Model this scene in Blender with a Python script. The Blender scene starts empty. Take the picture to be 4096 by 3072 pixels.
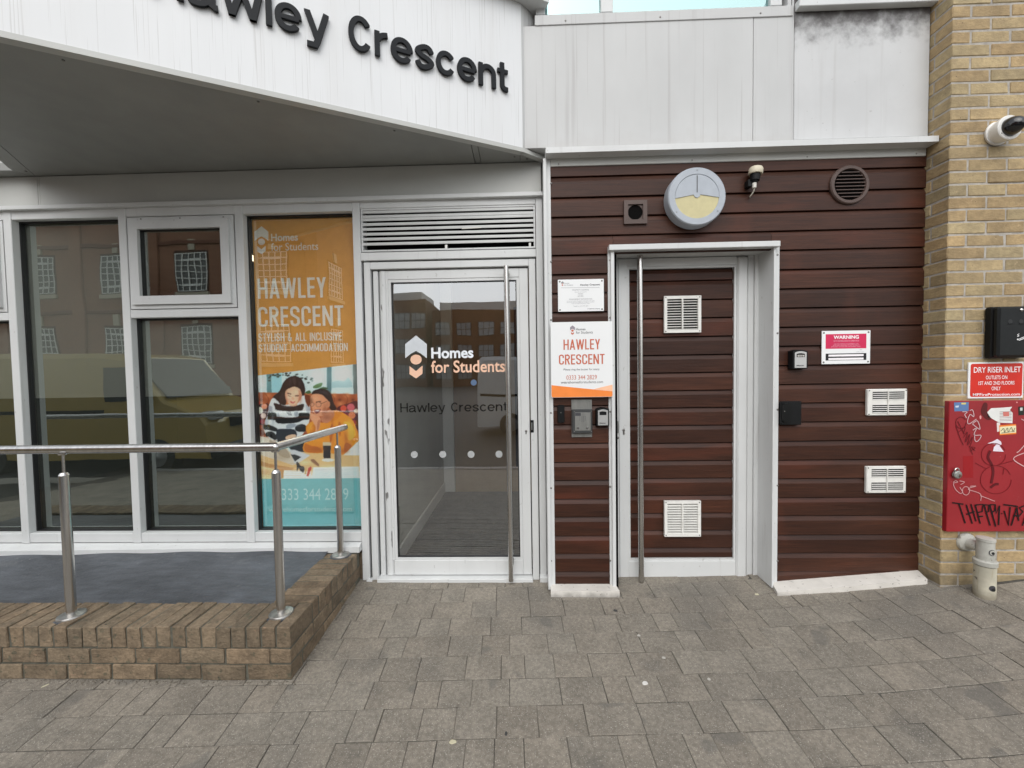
import bpy, bmesh, math, random
from mathutils import Vector, Matrix
random.seed(7)
S = bpy.context.scene
COL = S.collection
# ------------------------------------------------------------------ camera
CAM = Vector((0.0, -2.80, 1.464)); FPX = 1640.0
PITCH, ROLL, YAW = 0.03568568, -0.01543313, 0.02726005
_f = Vector((-math.sin(YAW), math.cos(YAW), 0)); _r = Vector((math.cos(YAW), math.sin(YAW), 0)); _u = Vector((0, 0, 1))
FWD = _f * math.cos(PITCH) - _u * math.sin(PITCH); U2 = _u * math.cos(PITCH) + _f * math.sin(PITCH)
RGT = _r * math.cos(ROLL) + U2 * math.sin(ROLL); UPV = U2 * math.cos(ROLL) - _r * math.sin(ROLL)
cd = bpy.data.cameras.new('camera'); cam = bpy.data.objects.new('camera', cd); COL.objects.link(cam)
m = Matrix((RGT, UPV, -FWD)).transposed().to_4x4(); m.translation = CAM
cam.matrix_world = m
cd.sensor_width = 36; cd.lens = 36 * FPX / 4096; cd.clip_start = 0.02; cd.clip_end = 600
S.camera = cam
S.render.resolution_x = 1024; S.render.resolution_y = 768
# ------------------------------------------------------------------ world / sky / sun / exposure
SUN_EL, SUN_AZ = math.radians(46), math.radians(188)      # azimuth measured from +Y towards +X
w = bpy.data.worlds.new('World'); S.world = w; w.use_nodes = True
nt = w.node_tree; nt.nodes.clear()
wo = nt.nodes.new('ShaderNodeOutputWorld'); bg = nt.nodes.new('ShaderNodeBackground')
sky = nt.nodes.new('ShaderNodeTexSky'); sky.sky_type = 'NISHITA'; sky.sun_disc = False
sky.sun_elevation = SUN_EL; sky.sun_rotation = SUN_AZ; sky.air_density = 1.3; sky.dust_density = 1.2; sky.ozone_density = 1.0
hs = nt.nodes.new('ShaderNodeHueSaturation'); hs.inputs['Saturation'].default_value = 0.20
nt.links.new(sky.outputs[0], hs.inputs['Color']); nt.links.new(hs.outputs[0], bg.inputs[0]); nt.links.new(bg.outputs[0], wo.inputs[0])
bg.inputs[1].default_value = 0.15
sl = bpy.data.lights.new('sun', 'SUN'); sl.energy = .8; sl.angle = math.radians(60); sl.color = (1, .97, .92)
so = bpy.data.objects.new('sun', sl); COL.objects.link(so)
sd = Vector((math.sin(SUN_AZ) * math.cos(SUN_EL), math.cos(SUN_AZ) * math.cos(SUN_EL), math.sin(SUN_EL)))
so.rotation_euler = sd.to_track_quat('Z', 'Y').to_euler(); so.location = sd * 30
S.view_settings.view_transform = 'Standard'; S.view_settings.look = 'None'; S.view_settings.gamma = 1; S.view_settings.exposure = 0.72
S.render.engine = 'CYCLES'
S.cycles.max_bounces = 6; S.cycles.diffuse_bounces = 3; S.cycles.glossy_bounces = 3; S.cycles.transparent_max_bounces = 12

# ------------------------------------------------------------------ helpers: pixel -> point on a wall plane (y = const) or a level (z = const)
def ray(px, py): return FWD + RGT * ((px - 2048) / FPX) - UPV * ((py - 1536) / FPX)
def at(px, py, Y):
    d = ray(px, py); return CAM + d * ((Y - CAM.y) / d.y)
def atz(px, py, Z):
    d = ray(px, py); return CAM + d * ((Z - CAM.z) / d.z)
def XX(px, py, Y): return at(px, py, Y).x
def ZZ(px, py, Y): return at(px, py, Y).z
def R4(a, b, c, d, Y):
    return XX(a, (b + d) / 2, Y), XX(c, (b + d) / 2, Y), ZZ((a + c) / 2, d, Y), ZZ((a + c) / 2, b, Y)
def crop(x0, y0, s): return lambda cx, cy: (x0 + s * cx, y0 + s * cy)
def ground(x, y):
    t = max(0.0, x - 0.9)
    return 0.064 * max(y, -4.4) + (0.035 * t * t if t < 1.6 else 0.0896 + 0.112 * min(t - 1.6, 1.5))

# ------------------------------------------------------------------ helpers: materials
MATS = {}
def lin(r, g, b):
    f = lambda c: ((c / 255 + .055) / 1.055) ** 2.4 if c > 10 else c / 255 / 12.92
    return (f(r), f(g), f(b))
def M(name, col, rough=.5, metal=0.0, var=None, var2=None, streak=None, speck=None, bump=None, rnd=0.0, hue=0.0, stain=None, coat=0.0, spec=.5, grain=None, wstain=None):
    """procedural principled material. var=(scale3,amount) tone noise; streak=(scale3,lo,hi,colour,amount); speck=(scale,thr,colour,amount); bump=(scale3,strength,dist)"""
    if name in MATS: return MATS[name]
    ma = bpy.data.materials.new(name); ma.use_nodes = True; t = ma.node_tree; N = t.nodes; L = t.links
    b = N['Principled BSDF']; b.inputs['Roughness'].default_value = rough; b.inputs['Metallic'].default_value = metal
    b.inputs['Specular IOR Level'].default_value = spec
    if coat: b.inputs['Coat Weight'].default_value = coat; b.inputs['Coat Roughness'].default_value = .15
    geo = N.new('ShaderNodeNewGeometry'); oi = N.new('ShaderNodeObjectInfo')
    mul = N.new('ShaderNodeVectorMath'); mul.operation = 'MULTIPLY_ADD'
    off = N.new('ShaderNodeMath'); off.operation = 'MULTIPLY'; off.inputs[1].default_value = 13.7 if rnd else 0.0
    L.new(oi.outputs['Random'], off.inputs[0])
    mul.inputs[1].default_value = (1, 1, 1); L.new(geo.outputs['Position'], mul.inputs[0]); L.new(off.outputs[0], mul.inputs[2])
    pos = mul.outputs[0]
    def noise(sc, detail=4, rough_=.55):
        mp = N.new('ShaderNodeVectorMath'); mp.operation = 'MULTIPLY'; mp.inputs[1].default_value = sc if not isinstance(sc, (int, float)) else (sc,) * 3
        L.new(pos, mp.inputs[0]); n = N.new('ShaderNodeTexNoise'); n.inputs['Scale'].default_value = 1; n.inputs['Detail'].default_value = detail
        n.inputs['Roughness'].default_value = rough_; L.new(mp.outputs[0], n.inputs['Vector']); return n.outputs['Fac']
    def ramp(fac, lo, hi):
        mr = N.new('ShaderNodeMapRange'); mr.inputs['From Min'].default_value = lo; mr.inputs['From Max'].default_value = hi
        mr.interpolation_type = 'SMOOTHSTEP'; L.new(fac, mr.inputs['Value']); return mr.outputs['Result']
    def mixc(fac, a, c, blend='MIX'):
        x = N.new('ShaderNodeMix'); x.data_type = 'RGBA'; x.blend_type = blend
        for k, v in ((0, fac), (6, a), (7, c)):
            if isinstance(v, (int, float)): x.inputs[k].default_value = v
            elif isinstance(v, tuple): x.inputs[k].default_value = (*v, 1)
            else: L.new(v, x.inputs[k])
        return x.outputs[2]
    def scale_f(fac, k):
        q = N.new('ShaderNodeMath'); q.operation = 'MULTIPLY'; q.inputs[1].default_value = k; L.new(fac, q.inputs[0]); return q.outputs[0]
    c = col
    for v in (var, var2):
        if v:
            sc, amt = v[0], v[1]; f = ramp(noise(sc, 5), .3, .7)
            dark = tuple(x * (1 - amt) for x in col); light = tuple(min(1, x * (1 + amt * .6)) for x in col)
            if c is col: c = mixc(f, dark, light)
            else:
                g1 = 1 - amt; g2 = 1 + amt * .6
                c = mixc(1.0, c, mixc(f, (g1,) * 3, (g2,) * 3), 'MULTIPLY')
    if grain:
        sc, lo, hi, gc, amt = grain; c = mixc(scale_f(ramp(noise(sc, 6, .65), lo, hi), amt), c, gc)
    if rnd:
        f = ramp(oi.outputs['Random'], 0, 1)
        c = mixc(1.0, c, mixc(f, (1 - rnd,) * 3, (1 + rnd * .7,) * 3), 'MULTIPLY')
        if hue:
            fr = N.new('ShaderNodeMath'); fr.operation = 'FRACT'; L.new(scale_f(oi.outputs['Random'], 7.31), fr.inputs[0])
            c = mixc(1.0, c, mixc(fr.outputs[0], (1 + hue, 1, 1 - hue), (1 - hue, 1, 1 + hue * .6)), 'MULTIPLY')
    for st in (streak if isinstance(streak, list) else [streak] if streak else []):
        sc, lo, hi, dc, amt = st; c = mixc(scale_f(ramp(noise(sc, 3), lo, hi), amt), c, dc)
    for st in (wstain or []):   # large patches that run across neighbouring pieces
        sc, lo, hi, dc, amt = st; mp = N.new('ShaderNodeVectorMath'); mp.operation = 'MULTIPLY'; mp.inputs[1].default_value = sc; L.new(geo.outputs['Position'], mp.inputs[0])
        n = N.new('ShaderNodeTexNoise'); n.inputs['Scale'].default_value = 1; n.inputs['Detail'].default_value = 4; L.new(mp.outputs[0], n.inputs['Vector'])
        c = mixc(scale_f(ramp(n.outputs['Fac'], lo, hi), amt), c, dc)
    if stain:   # (z0 clean, z1 dirty, colour, amount, noise scale): grime with a ragged edge
        z0, z1, dc, amt, nsc = stain
        sp = N.new('ShaderNodeSeparateXYZ'); L.new(geo.outputs['Position'], sp.inputs[0])
        ad = N.new('ShaderNodeMath'); ad.operation = 'MULTIPLY_ADD'; L.new(noise(nsc, 5, .6), ad.inputs[0]); ad.inputs[1].default_value = abs(z1 - z0) * 1.4 * (1 if z1 > z0 else -1); L.new(sp.outputs['Z'], ad.inputs[2])
        o_ = abs(z1 - z0) * .7 * (1 if z1 > z0 else -1)
        c = mixc(scale_f(ramp(ad.outputs[0], z0 + o_, z1 + o_), amt), c, dc)
    for sk in (speck if isinstance(speck, list) else [speck] if speck else []):
        sc, thr, dc, amt = sk; c = mixc(scale_f(ramp(noise(sc, 2), thr, thr + .05), amt), c, dc)
    if isinstance(c, tuple): b.inputs['Base Color'].default_value = (*c, 1)
    else: L.new(c, b.inputs['Base Color'])
    if bump:
        sc, st, di = bump; bn = N.new('ShaderNodeBump'); bn.inputs['Strength'].default_value = st; bn.inputs['Distance'].default_value = di
        L.new(noise(sc, 6, .6), bn.inputs['Height']); L.new(bn.outputs[0], b.inputs['Normal'])
    MATS[name] = ma; return ma
def glass(name, tint, refl, rough=0.0, gcol=(.95, .97, 1)):
    ma = bpy.data.materials.new(name); ma.use_nodes = True; t = ma.node_tree; N = t.nodes; L = t.links; N.clear()
    o = N.new('ShaderNodeOutputMaterial'); mx = N.new('ShaderNodeMixShader'); tr = N.new('ShaderNodeBsdfTransparent'); gl = N.new('ShaderNodeBsdfGlossy')
    fr = N.new('ShaderNodeFresnel'); fr.inputs[0].default_value = 1.45; ad = N.new('ShaderNodeMath'); ad.inputs[1].default_value = refl; ad.use_clamp = True
    tr.inputs[0].default_value = (*tint, 1); gl.inputs['Roughness'].default_value = rough; gl.inputs[0].default_value = (*gcol, 1)
    tc = N.new('ShaderNodeNewGeometry'); n = N.new('ShaderNodeTexNoise'); n.inputs['Scale'].default_value = 3.2; n.inputs['Detail'].default_value = 1
    bp = N.new('ShaderNodeBump'); bp.inputs['Strength'].default_value = .03; bp.inputs['Distance'].default_value = .02
    L.new(tc.outputs['Position'], n.inputs['Vector']); L.new(n.outputs['Fac'], bp.inputs['Height']); L.new(bp.outputs[0], gl.inputs['Normal'])
    inv = N.new('ShaderNodeMath'); inv.operation = 'SUBTRACT'; inv.inputs[0].default_value = 1; L.new(tc.outputs['Backfacing'], inv.inputs[1])
    front = N.new('ShaderNodeMath'); front.operation = 'MULTIPLY'; L.new(ad.outputs[0], front.inputs[0]); L.new(inv.outputs[0], front.inputs[1])   # the inner face of the pane adds no second mirror
    L.new(fr.outputs[0], ad.inputs[0]); L.new(front.outputs[0], mx.inputs[0]); L.new(tr.outputs[0], mx.inputs[1]); L.new(gl.outputs[0], mx.inputs[2]); L.new(mx.outputs[0], o.inputs[0])
    MATS[name] = ma; return ma
def film(name, col, op):
    ma = bpy.data.materials.new(name); ma.use_nodes = True; t = ma.node_tree; N = t.nodes; L = t.links; N.clear()
    o = N.new('ShaderNodeOutputMaterial'); mx = N.new('ShaderNodeMixShader'); tr = N.new('ShaderNodeBsdfTransparent'); d = N.new('ShaderNodeBsdfDiffuse')
    d.inputs[0].default_value = (*col, 1); mx.inputs[0].default_value = op
    L.new(tr.outputs[0], mx.inputs[1]); L.new(d.outputs[0], mx.inputs[2]); L.new(mx.outputs[0], o.inputs[0]); MATS[name] = ma; return ma

DIRT = (.13, .12, .105)
m_white = M('white_fascia_paint', (.74, .75, .755), .45, streak=[((95, 95, .9), .625, .68, (.42, .41, .39), .4), ((190, 190, 1.5), .63, .70, (.38, .37, .35), .4), ((9, 9, .4), .5, .85, (.66, .655, .645), .5)], var=((1.2, 1.2, .6), .05))
m_grey = M('grey_panel_paint', (.53, .535, .53), .5, streak=[((22, 22, .55), .56, .76, (.33, .315, .31), .45), ((75, 75, .8), .62, .70, (.33, .31, .3), .4)], var=((2, 2, 1), .07), stain=(2.98, 2.84, (.40, .38, .36), .35, (9, 9, 9)))
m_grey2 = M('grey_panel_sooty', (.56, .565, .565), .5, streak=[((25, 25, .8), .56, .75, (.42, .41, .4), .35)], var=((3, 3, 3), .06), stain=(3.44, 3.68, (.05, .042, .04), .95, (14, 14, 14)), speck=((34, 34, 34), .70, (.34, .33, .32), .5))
m_frame = M('white_frame_paint', (.63, .64, .635), .42, var=((4, 4, 2), .05), speck=[((38, 38, 22), .70, (.38, .37, .35), .5)], streak=((30, 30, 1.5), .62, .78, (.47, .46, .45), .4))
m_frame2 = M('worn_frame_paint', (.63, .64, .635), .45, var=((5, 5, 2), .06), speck=[((26, 26, 7), .63, (.10, .095, .09), .85)])
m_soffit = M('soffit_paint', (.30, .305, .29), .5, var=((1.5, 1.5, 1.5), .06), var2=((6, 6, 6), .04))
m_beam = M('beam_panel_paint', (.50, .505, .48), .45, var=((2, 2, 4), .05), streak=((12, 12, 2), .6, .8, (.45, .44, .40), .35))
m_black = M('black_rubber', (.008, .008, .009), .5)
m_dark = M('dark_void', (.006, .0055, .0055), .95, spec=.05)
m_plastic = M('black_plastic', (.006, .0065, .007), .45, spec=.22, var=((9, 9, 9), .1))
m_wood = M('stained_timber', (.056, .0205, .0115), .44, spec=.26, var=((1.8, 1.8, 9), .22), var2=((6, 40, 160), .22), grain=((3.5, 60, 130), .50, .76, (.017, .0085, .0075), .7), rnd=.22, hue=.05,
           streak=[((1.0, 1.0, 5.0),   .54, .76, (.110, .029, .015), .6)], wstain=[((1.1, 1, 1.6), .48, .66, (.028, .013, .010), .35), ((2.0, 2, 1.2), .60, .72, (.10, .030, .016), .35)], bump=((4, 60, 140), .35, .003))
m_steel = M('brushed_steel', (.60, .585, .565), .24, 1.0, var=((90, 90, 3), .16), bump=((200, 200, 4), .05, .001))
m_steel2 = M('dull_steel', (.36, .36, .34), .38, 1.0, var=((40, 40, 8), .18))
m_screw = M('screw_metal', (.22, .21, .2), .4, .9)
m_sill = M('white_stone_sill', (.66, .63, .58), .65, var=((7, 7, 7), .10), speck=[((45, 45, 45), .66, (.18, .16, .14), .7)], stain=(0.03, -.02, (.12, .11, .10), .55, (20, 20, 20)))
m_memb = M('grey_roof_membrane', (.082, .089, .102), .5, var=((2.5, 4, 2), .38), var2=((9, 30, 9), .2), streak=[((2.4, 10, 3), .60, .74, (.16, .165, .17), .45), ((30, 30, 30), .69, .74, (.26, .26, .26), .5)], speck=((160, 160, 160), .62, (.15, .155, .16), .5), bump=((18, 40, 40), .7, .01))
m_brick = M('yellow_stock_brick', lin(170, 149, 113), .85, var=((9, 9, 14), .18), var2=((40, 40, 40), .12), rnd=.16, hue=.06, speck=[((75, 75, 75), .715, (.035, .025, .018), .95), ((24, 24, 24), .70, (.55, .40, .24), .45)],
            bump=((55, 55, 90), .6, .006), stain=(.24, .02, (.115, .10, .075), .75, (9, 9, 9)))
m_mortar = M('grey_mortar', (.40, .37, .33), .9, var=((30, 30, 30), .2), bump=((80, 80, 80), .5, .004))
m_lbrick = M('weathered_brown_brick', lin(124, 108, 88), .9, var=((14, 14, 14), .26), var2=((70, 70, 70), .2), rnd=.20, hue=.03, speck=[((30, 30, 30), .63, (.070, .074, .048), .55), ((60, 60, 60), .71, (.03, .027, .02), .9), ((18, 18, 30), .70, (.36, .23, .15), .5)], bump=((40, 40, 60), .9, .01))
m_lmortar = M('dark_mortar', (.105, .10, .078), .95, var=((20, 20, 20), .3), bump=((70, 70, 70), .5, .004))
m_paver = M('concrete_paver', lin(130, 123, 112), .85, var=((5, 5, 5), .16), var2=((60, 60, 60), .22), rnd=.07, hue=.012, wstain=[((1.3, 1.3, 1.3), .52, .70, (.13, .12, .105), .45), ((3.4, 3.4, 3.4), .60, .72, (.085, .08, .072), .4)], speck=[((210, 210, 210), .615, (.46, .43, .38), .7), ((150, 150, 150), .70, (.05, .047, .043), .6), ((4, 4, 4), .66, (.11, .105, .095), .5)], bump=((160, 160, 160), .55, .003))
m_bed = M('paver_joint_sand', (.075, .070, .060), .95, var=((40, 40, 40), .3), bump=((90, 90, 90), .5, .004))
m_asph = M('asphalt', (.05, .05, .05), .9, var=((.7, .7, .7), .2), speck=((120, 120, 120), .68, (.11, .11, .105), .7))
m_gl_win = glass('window_glass', (.975, .985, .98), .24, gcol=(.90, .99, .94))
m_gl_door = glass('door_glass', (.975, .985, .98), .24)
m_gl_sky = glass('upper_window_glass', (.60, .80, .80), .26, gcol=(.70, .95, .95))

# ------------------------------------------------------------------ helpers: meshes and objects
ORG = {}
class MB:
    def __init__(s): s.v = []; s.f = []
    def add(s, vs, fs):
        n = len(s.v); s.v += [tuple(v) for v in vs]; s.f += [tuple(i + n for i in f) for f in fs]; return s
    def box(s, x0, x1, y0, y1, z0, z1, b=0.0):
        if x0 > x1: x0, x1 = x1, x0
        if y0 > y1: y0, y1 = y1, y0
        if z0 > z1: z0, z1 = z1, z0
        b = min(b, (x1 - x0) * .45, (y1 - y0) * .45, (z1 - z0) * .45)
        if b <= 0:
            return s.add([(x, y, z) for x in (x0, x1) for y in (y0, y1) for z in (z0, z1)],
                         [(0, 1, 3, 2), (4, 6, 7, 5), (0, 4, 5, 1), (2, 3, 7, 6), (0, 2, 6, 4), (1, 5, 7, 3)])
        V = []; idx = {}
        lo = (x0, y0, z0); hi = (x1, y1, z1)
        for sx in (0, 1):
            for sy in (0, 1):
                for sz in (0, 1):
                    sg = (sx, sy, sz)
                    for ax in range(3):
                        p = [0, 0, 0]
                        for k in range(3):
                            e = hi[k] if sg[k] else lo[k]
                            p[k] = e if k == ax else (e - b if sg[k] else e + b)
                        idx[(sg, ax)] = len(V); V.append(tuple(p))
        F = []
        for ax in range(3):
            o = [k for k in range(3) if k != ax]
            for sd_ in (0, 1):
                q = []
                for a, c in ((0, 0), (1, 0), (1, 1), (0, 1)):
                    sg = [0, 0, 0]; sg[ax] = sd_; sg[o[0]] = a; sg[o[1]] = c; q.append(idx[(tuple(sg), ax)])
                F.append(q)
        for ax in range(3):                    # edge chamfers along axis ax
            o = [k for k in range(3) if k != ax]
            for a in (0, 1):
                for c in (0, 1):
                    s0 = [0, 0, 0]; s0[o[0]] = a; s0[o[1]] = c; s1 = list(s0); s1[ax] = 1
                    F.append((idx[(tuple(s0), o[0])], idx[(tuple(s1), o[0])], idx[(tuple(s1), o[1])], idx[(tuple(s0), o[1])]))
        for sg in [(a, c, d) for a in (0, 1) for c in (0, 1) for d in (0, 1)]: F.append((idx[(sg, 0)], idx[(sg, 1)], idx[(sg, 2)]))
        return s.add(V, F)
    def prism(s, bot, top):
        n = len(bot); return s.add(list(bot) + list(top), [tuple(range(n))[::-1], tuple(range(n, 2 * n))] + [(i, (i + 1) % n, n + (i + 1) % n, n + i) for i in range(n)])
    def plate(s, pts, Y, th):                  # polygon of (x,z) on a wall plane, front face at Y, thickness th into the wall
        return s.prism([(x, Y, z) for x, z in pts], [(x, Y + th, z) for x, z in pts])
    def cyl(s, p0, p1, r0, r1=None, n=20):
        r1 = r0 if r1 is None else r1; p0 = Vector(p0); p1 = Vector(p1); d = (p1 - p0).normalized()
        a = d.orthogonal().normalized(); b = d.cross(a)
        ring = lambda p, r: [tuple(p + (a * math.cos(t) + b * math.sin(t)) * r) for t in [2 * math.pi * i / n for i in range(n)]]
        return s.prism(ring(p0, r0), ring(p1, r1))
    def lathe(s, c, axis, prof, n=32):         # prof: list of (distance along axis, radius)
        c = Vector(c); d = Vector(axis).normalized(); a = d.orthogonal().normalized(); b = d.cross(a); V = []; F = []
        for h, r in prof:
            for i in range(n):
                t = 2 * math.pi * i / n; V.append(tuple(c + d * h + (a * math.cos(t) + b * math.sin(t)) * max(r, 1e-5)))
        for k in range(len(prof) - 1):
            for i in range(n): F.append((k * n + i, k * n + (i + 1) % n, (k + 1) * n + (i + 1) % n, (k + 1) * n + i))
        F.append(tuple(range(n))[::-1]); F.append(tuple((len(prof) - 1) * n + i for i in range(n)))
        return s.add(V, F)
    def tube(s, pts, r, n=12):
        P = [Vector(p) for p in pts]; V = []; F = []; a = None
        for i, p in enumerate(P):
            d = (P[min(i + 1, len(P) - 1)] - P[max(i - 1, 0)]).normalized()
            a = d.orthogonal().normalized() if a is None else (a - d * a.dot(d)).normalized(); b = d.cross(a)
            V += [tuple(p + (a * math.cos(t) + b * math.sin(t)) * r) for t in [2 * math.pi * k / n for k in range(n)]]
        for i in range(len(P) - 1):
            for k in range(n): F.append((i * n + k, i * n + (k + 1) % n, (i + 1) * n + (k + 1) % n, (i + 1) * n + k))
        F.append(tuple(range(n))[::-1]); F.append(tuple((len(P) - 1) * n + k for k in range(n)))
        return s.add(V, F)
    def frame(s, x0, x1, z0, z1, wd, Y0, Y1, wt=None, wb=None):   # mitred rectangular frame
        wt = wt or wd; wb = wb or wd; g = .0006
        for q in ([(x0, z0), (x0 + wd, z0 + wb), (x0 + wd, z1 - wt), (x0, z1)], [(x1, z1), (x1 - wd, z1 - wt), (x1 - wd, z0 + wb), (x1, z0)],
                  [(x0 + g, z1), (x0 + wd + g, z1 - wt), (x1 - wd - g, z1 - wt), (x1 - g, z1)], [(x1 - g, z0), (x1 - wd - g, z0 + wb), (x0 + wd + g, z0 + wb), (x0 + g, z0)]):
            s.plate(q, Y0, Y1 - Y0)
        return s
    def ribbon(s, pts, wd, Y, th=.0006, taper=False):      # stroke of pen or paint on a wall plane
        P = [Vector((a, b)) for a, b in pts]; Lf = []; Rt = []
        for i, p in enumerate(P):
            d = (P[min(i + 1, len(P) - 1)] - P[max(i - 1, 0)]); d = d.normalized() if d.length else Vector((1, 0)); n_ = Vector((-d.y, d.x))
            k = wd * .5 * (1 - .5 * i / max(1, len(P) - 1) if taper else 1); Lf.append(p + n_ * k); Rt.append(p - n_ * k)
        for i in range(len(P) - 1):
            s.plate([tuple(Lf[i]), tuple(Lf[i + 1]), tuple(Rt[i + 1]), tuple(Rt[i])], Y, th)
        return s
    def build(s, name, mat, parent=None, smooth=False, kind=None):
        o_ = ORG.get(parent.name, Vector((0, 0, 0))) if parent else Vector((0, 0, 0))
        me = bpy.data.meshes.new(name); me.from_pydata([tuple(Vector(v) - o_) for v in s.v], [], s.f)
        bm = bmesh.new(); bm.from_mesh(me); bmesh.ops.recalc_face_normals(bm, faces=bm.faces); bm.to_mesh(me); bm.free()
        me.materials.append(mat)
        if smooth:
            me.polygons.foreach_set('use_smooth', [True] * len(me.polygons))
            try: me.set_sharp_from_angle(angle=math.radians(35))
            except Exception: pass
        return mkobj(name, me, parent, kind)
def mkobj(name, me, parent=None, kind=None):
    o = bpy.data.objects.new(name, me); COL.objects.link(o)
    if parent: o.parent = parent; ORG[o.name] = ORG.get(parent.name, Vector((0, 0, 0)))
    else: ORG[o.name] = Vector((0, 0, 0))
    if kind: o['kind'] = kind
    return o
def thing(name, label, cat, loc, group=None):
    o = bpy.data.objects.new(name, None); o.empty_display_size = .1; COL.objects.link(o); o.location = loc; ORG[o.name] = Vector(loc)
    o['label'] = label; o['category'] = cat
    if group: o['group'] = group
    return o
def B(name, mat, par, x0, x1, y0, y1, z0, z1, b=.0025): return MB().box(x0, x1, y0, y1, z0, z1, b).build(name, mat, par)
def smoothpoly(pts, n=4):                      # closed Catmull-Rom
    k = len(pts); out = []
    for i in range(k):
        p0, p1, p2, p3 = [Vector(pts[(i + j - 1) % k]) for j in range(4)]
        for q in range(n):
            t = q / n; out.append(tuple(.5 * ((2 * p1) + (p2 - p0) * t + (2 * p0 - 5 * p1 + 4 * p2 - p3) * t * t + (3 * p1 - p0 - 3 * p2 + p3) * t ** 3)))
    return out
def smoothline(pts, n=5):
    P = [pts[0]] + list(pts) + [pts[-1]]; out = []
    for i in range(1, len(P) - 2):
        p0, p1, p2, p3 = [Vector(P[i + j - 1]) for j in range(4)]
        for q in range(n):
            t = q / n; out.append(tuple(.5 * ((2 * p1) + (p2 - p0) * t + (2 * p0 - 5 * p1 + 4 * p2 - p3) * t * t + (3 * p1 - p0 - 3 * p2 + p3) * t ** 3)))
    out.append(tuple(pts[-1])); return out
TXT = {}
def text2d(body, bold=0.0):
    if (body, bold) in TXT: return TXT[(body, bold)]
    cu = bpy.data.curves.new('t', 'FONT'); cu.body = body; cu.size = 1; cu.offset = bold; cu.resolution_u = 4
    ob = bpy.data.objects.new('t', cu); COL.objects.link(ob); bpy.context.view_layer.update()
    me = bpy.data.meshes.new_from_object(ob.evaluated_get(bpy.context.evaluated_depsgraph_get()))
    V = [(v.co.x, v.co.y) for v in me.vertices]; F = [tuple(p.vertices) for p in me.polygons]
    bpy.data.objects.remove(ob); bpy.data.curves.remove(cu); bpy.data.meshes.remove(me)
    xs = [v[0] for v in V]; ys = [v[1] for v in V]; bb = (min(xs), max(xs), min(ys), max(ys))
    TXT[(body, bold)] = (V, F, bb); return V, F, bb
def text_on(name, body, rect, Y, mat, par, bold=0.0, shear=0.0):     # printed lettering fitted into rect=(x0,x1,z0,z1) on a wall plane
    V, F, (a, b, c, d) = text2d(body, bold); x0, x1, z0, z1 = rect; sx = (x1 - x0) / (b - a); sz = (z1 - z0) / (d - c)
    mb = MB(); mb.v = [(x0 + (v[0] - a) * sx + shear * (v[1] - c) * sz, Y, z0 + (v[1] - c) * sz) for v in V]; mb.f = F
    return mb.build(name, mat, par)
# ------------------------------------------------------------------ stroke lettering (plain grotesque and condensed capitals)
def arc(cx, cy, rx, ry, a0, a1, n=18): return [(cx + rx * math.cos(math.radians(a0 + (a1 - a0) * i / n)), cy + ry * math.sin(math.radians(a0 + (a1 - a0) * i / n))) for i in range(n + 1)]
def strip(pts, w):                             # constant-width outline quads with mitred joints
    P = [Vector(p) for p in pts]; L_ = []; R_2 = []
    for i, p in enumerate(P):
        a = (P[i] - P[i - 1]).normalized() if i else None; b = (P[i + 1] - P[i]).normalized() if i < len(P) - 1 else None
        t = (a or b) if (a is None or b is None) else (a + b).normalized(); n = Vector((-t.y, t.x)); k = 1.0
        if a is not None and b is not None: k = min(1 / max(.3, n.dot(Vector((-a.y, a.x)))), 2)
        L_.append(p + n * w / 2 * k); R_2.append(p - n * w / 2 * k)
    return [[tuple(L_[i]), tuple(L_[i + 1]), tuple(R_2[i + 1]), tuple(R_2[i])] for i in range(len(P) - 1)]
def diag(x0, y0, x1, y1, w):                   # slanted stem cut level at both ends
    l = math.hypot(x1 - x0, y1 - y0); h = w / 2 * l / max(abs(y1 - y0), 1e-6)
    return [[(x0 - h, y0), (x0 + h, y0), (x1 + h, y1), (x1 - h, y1)]]
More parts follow.
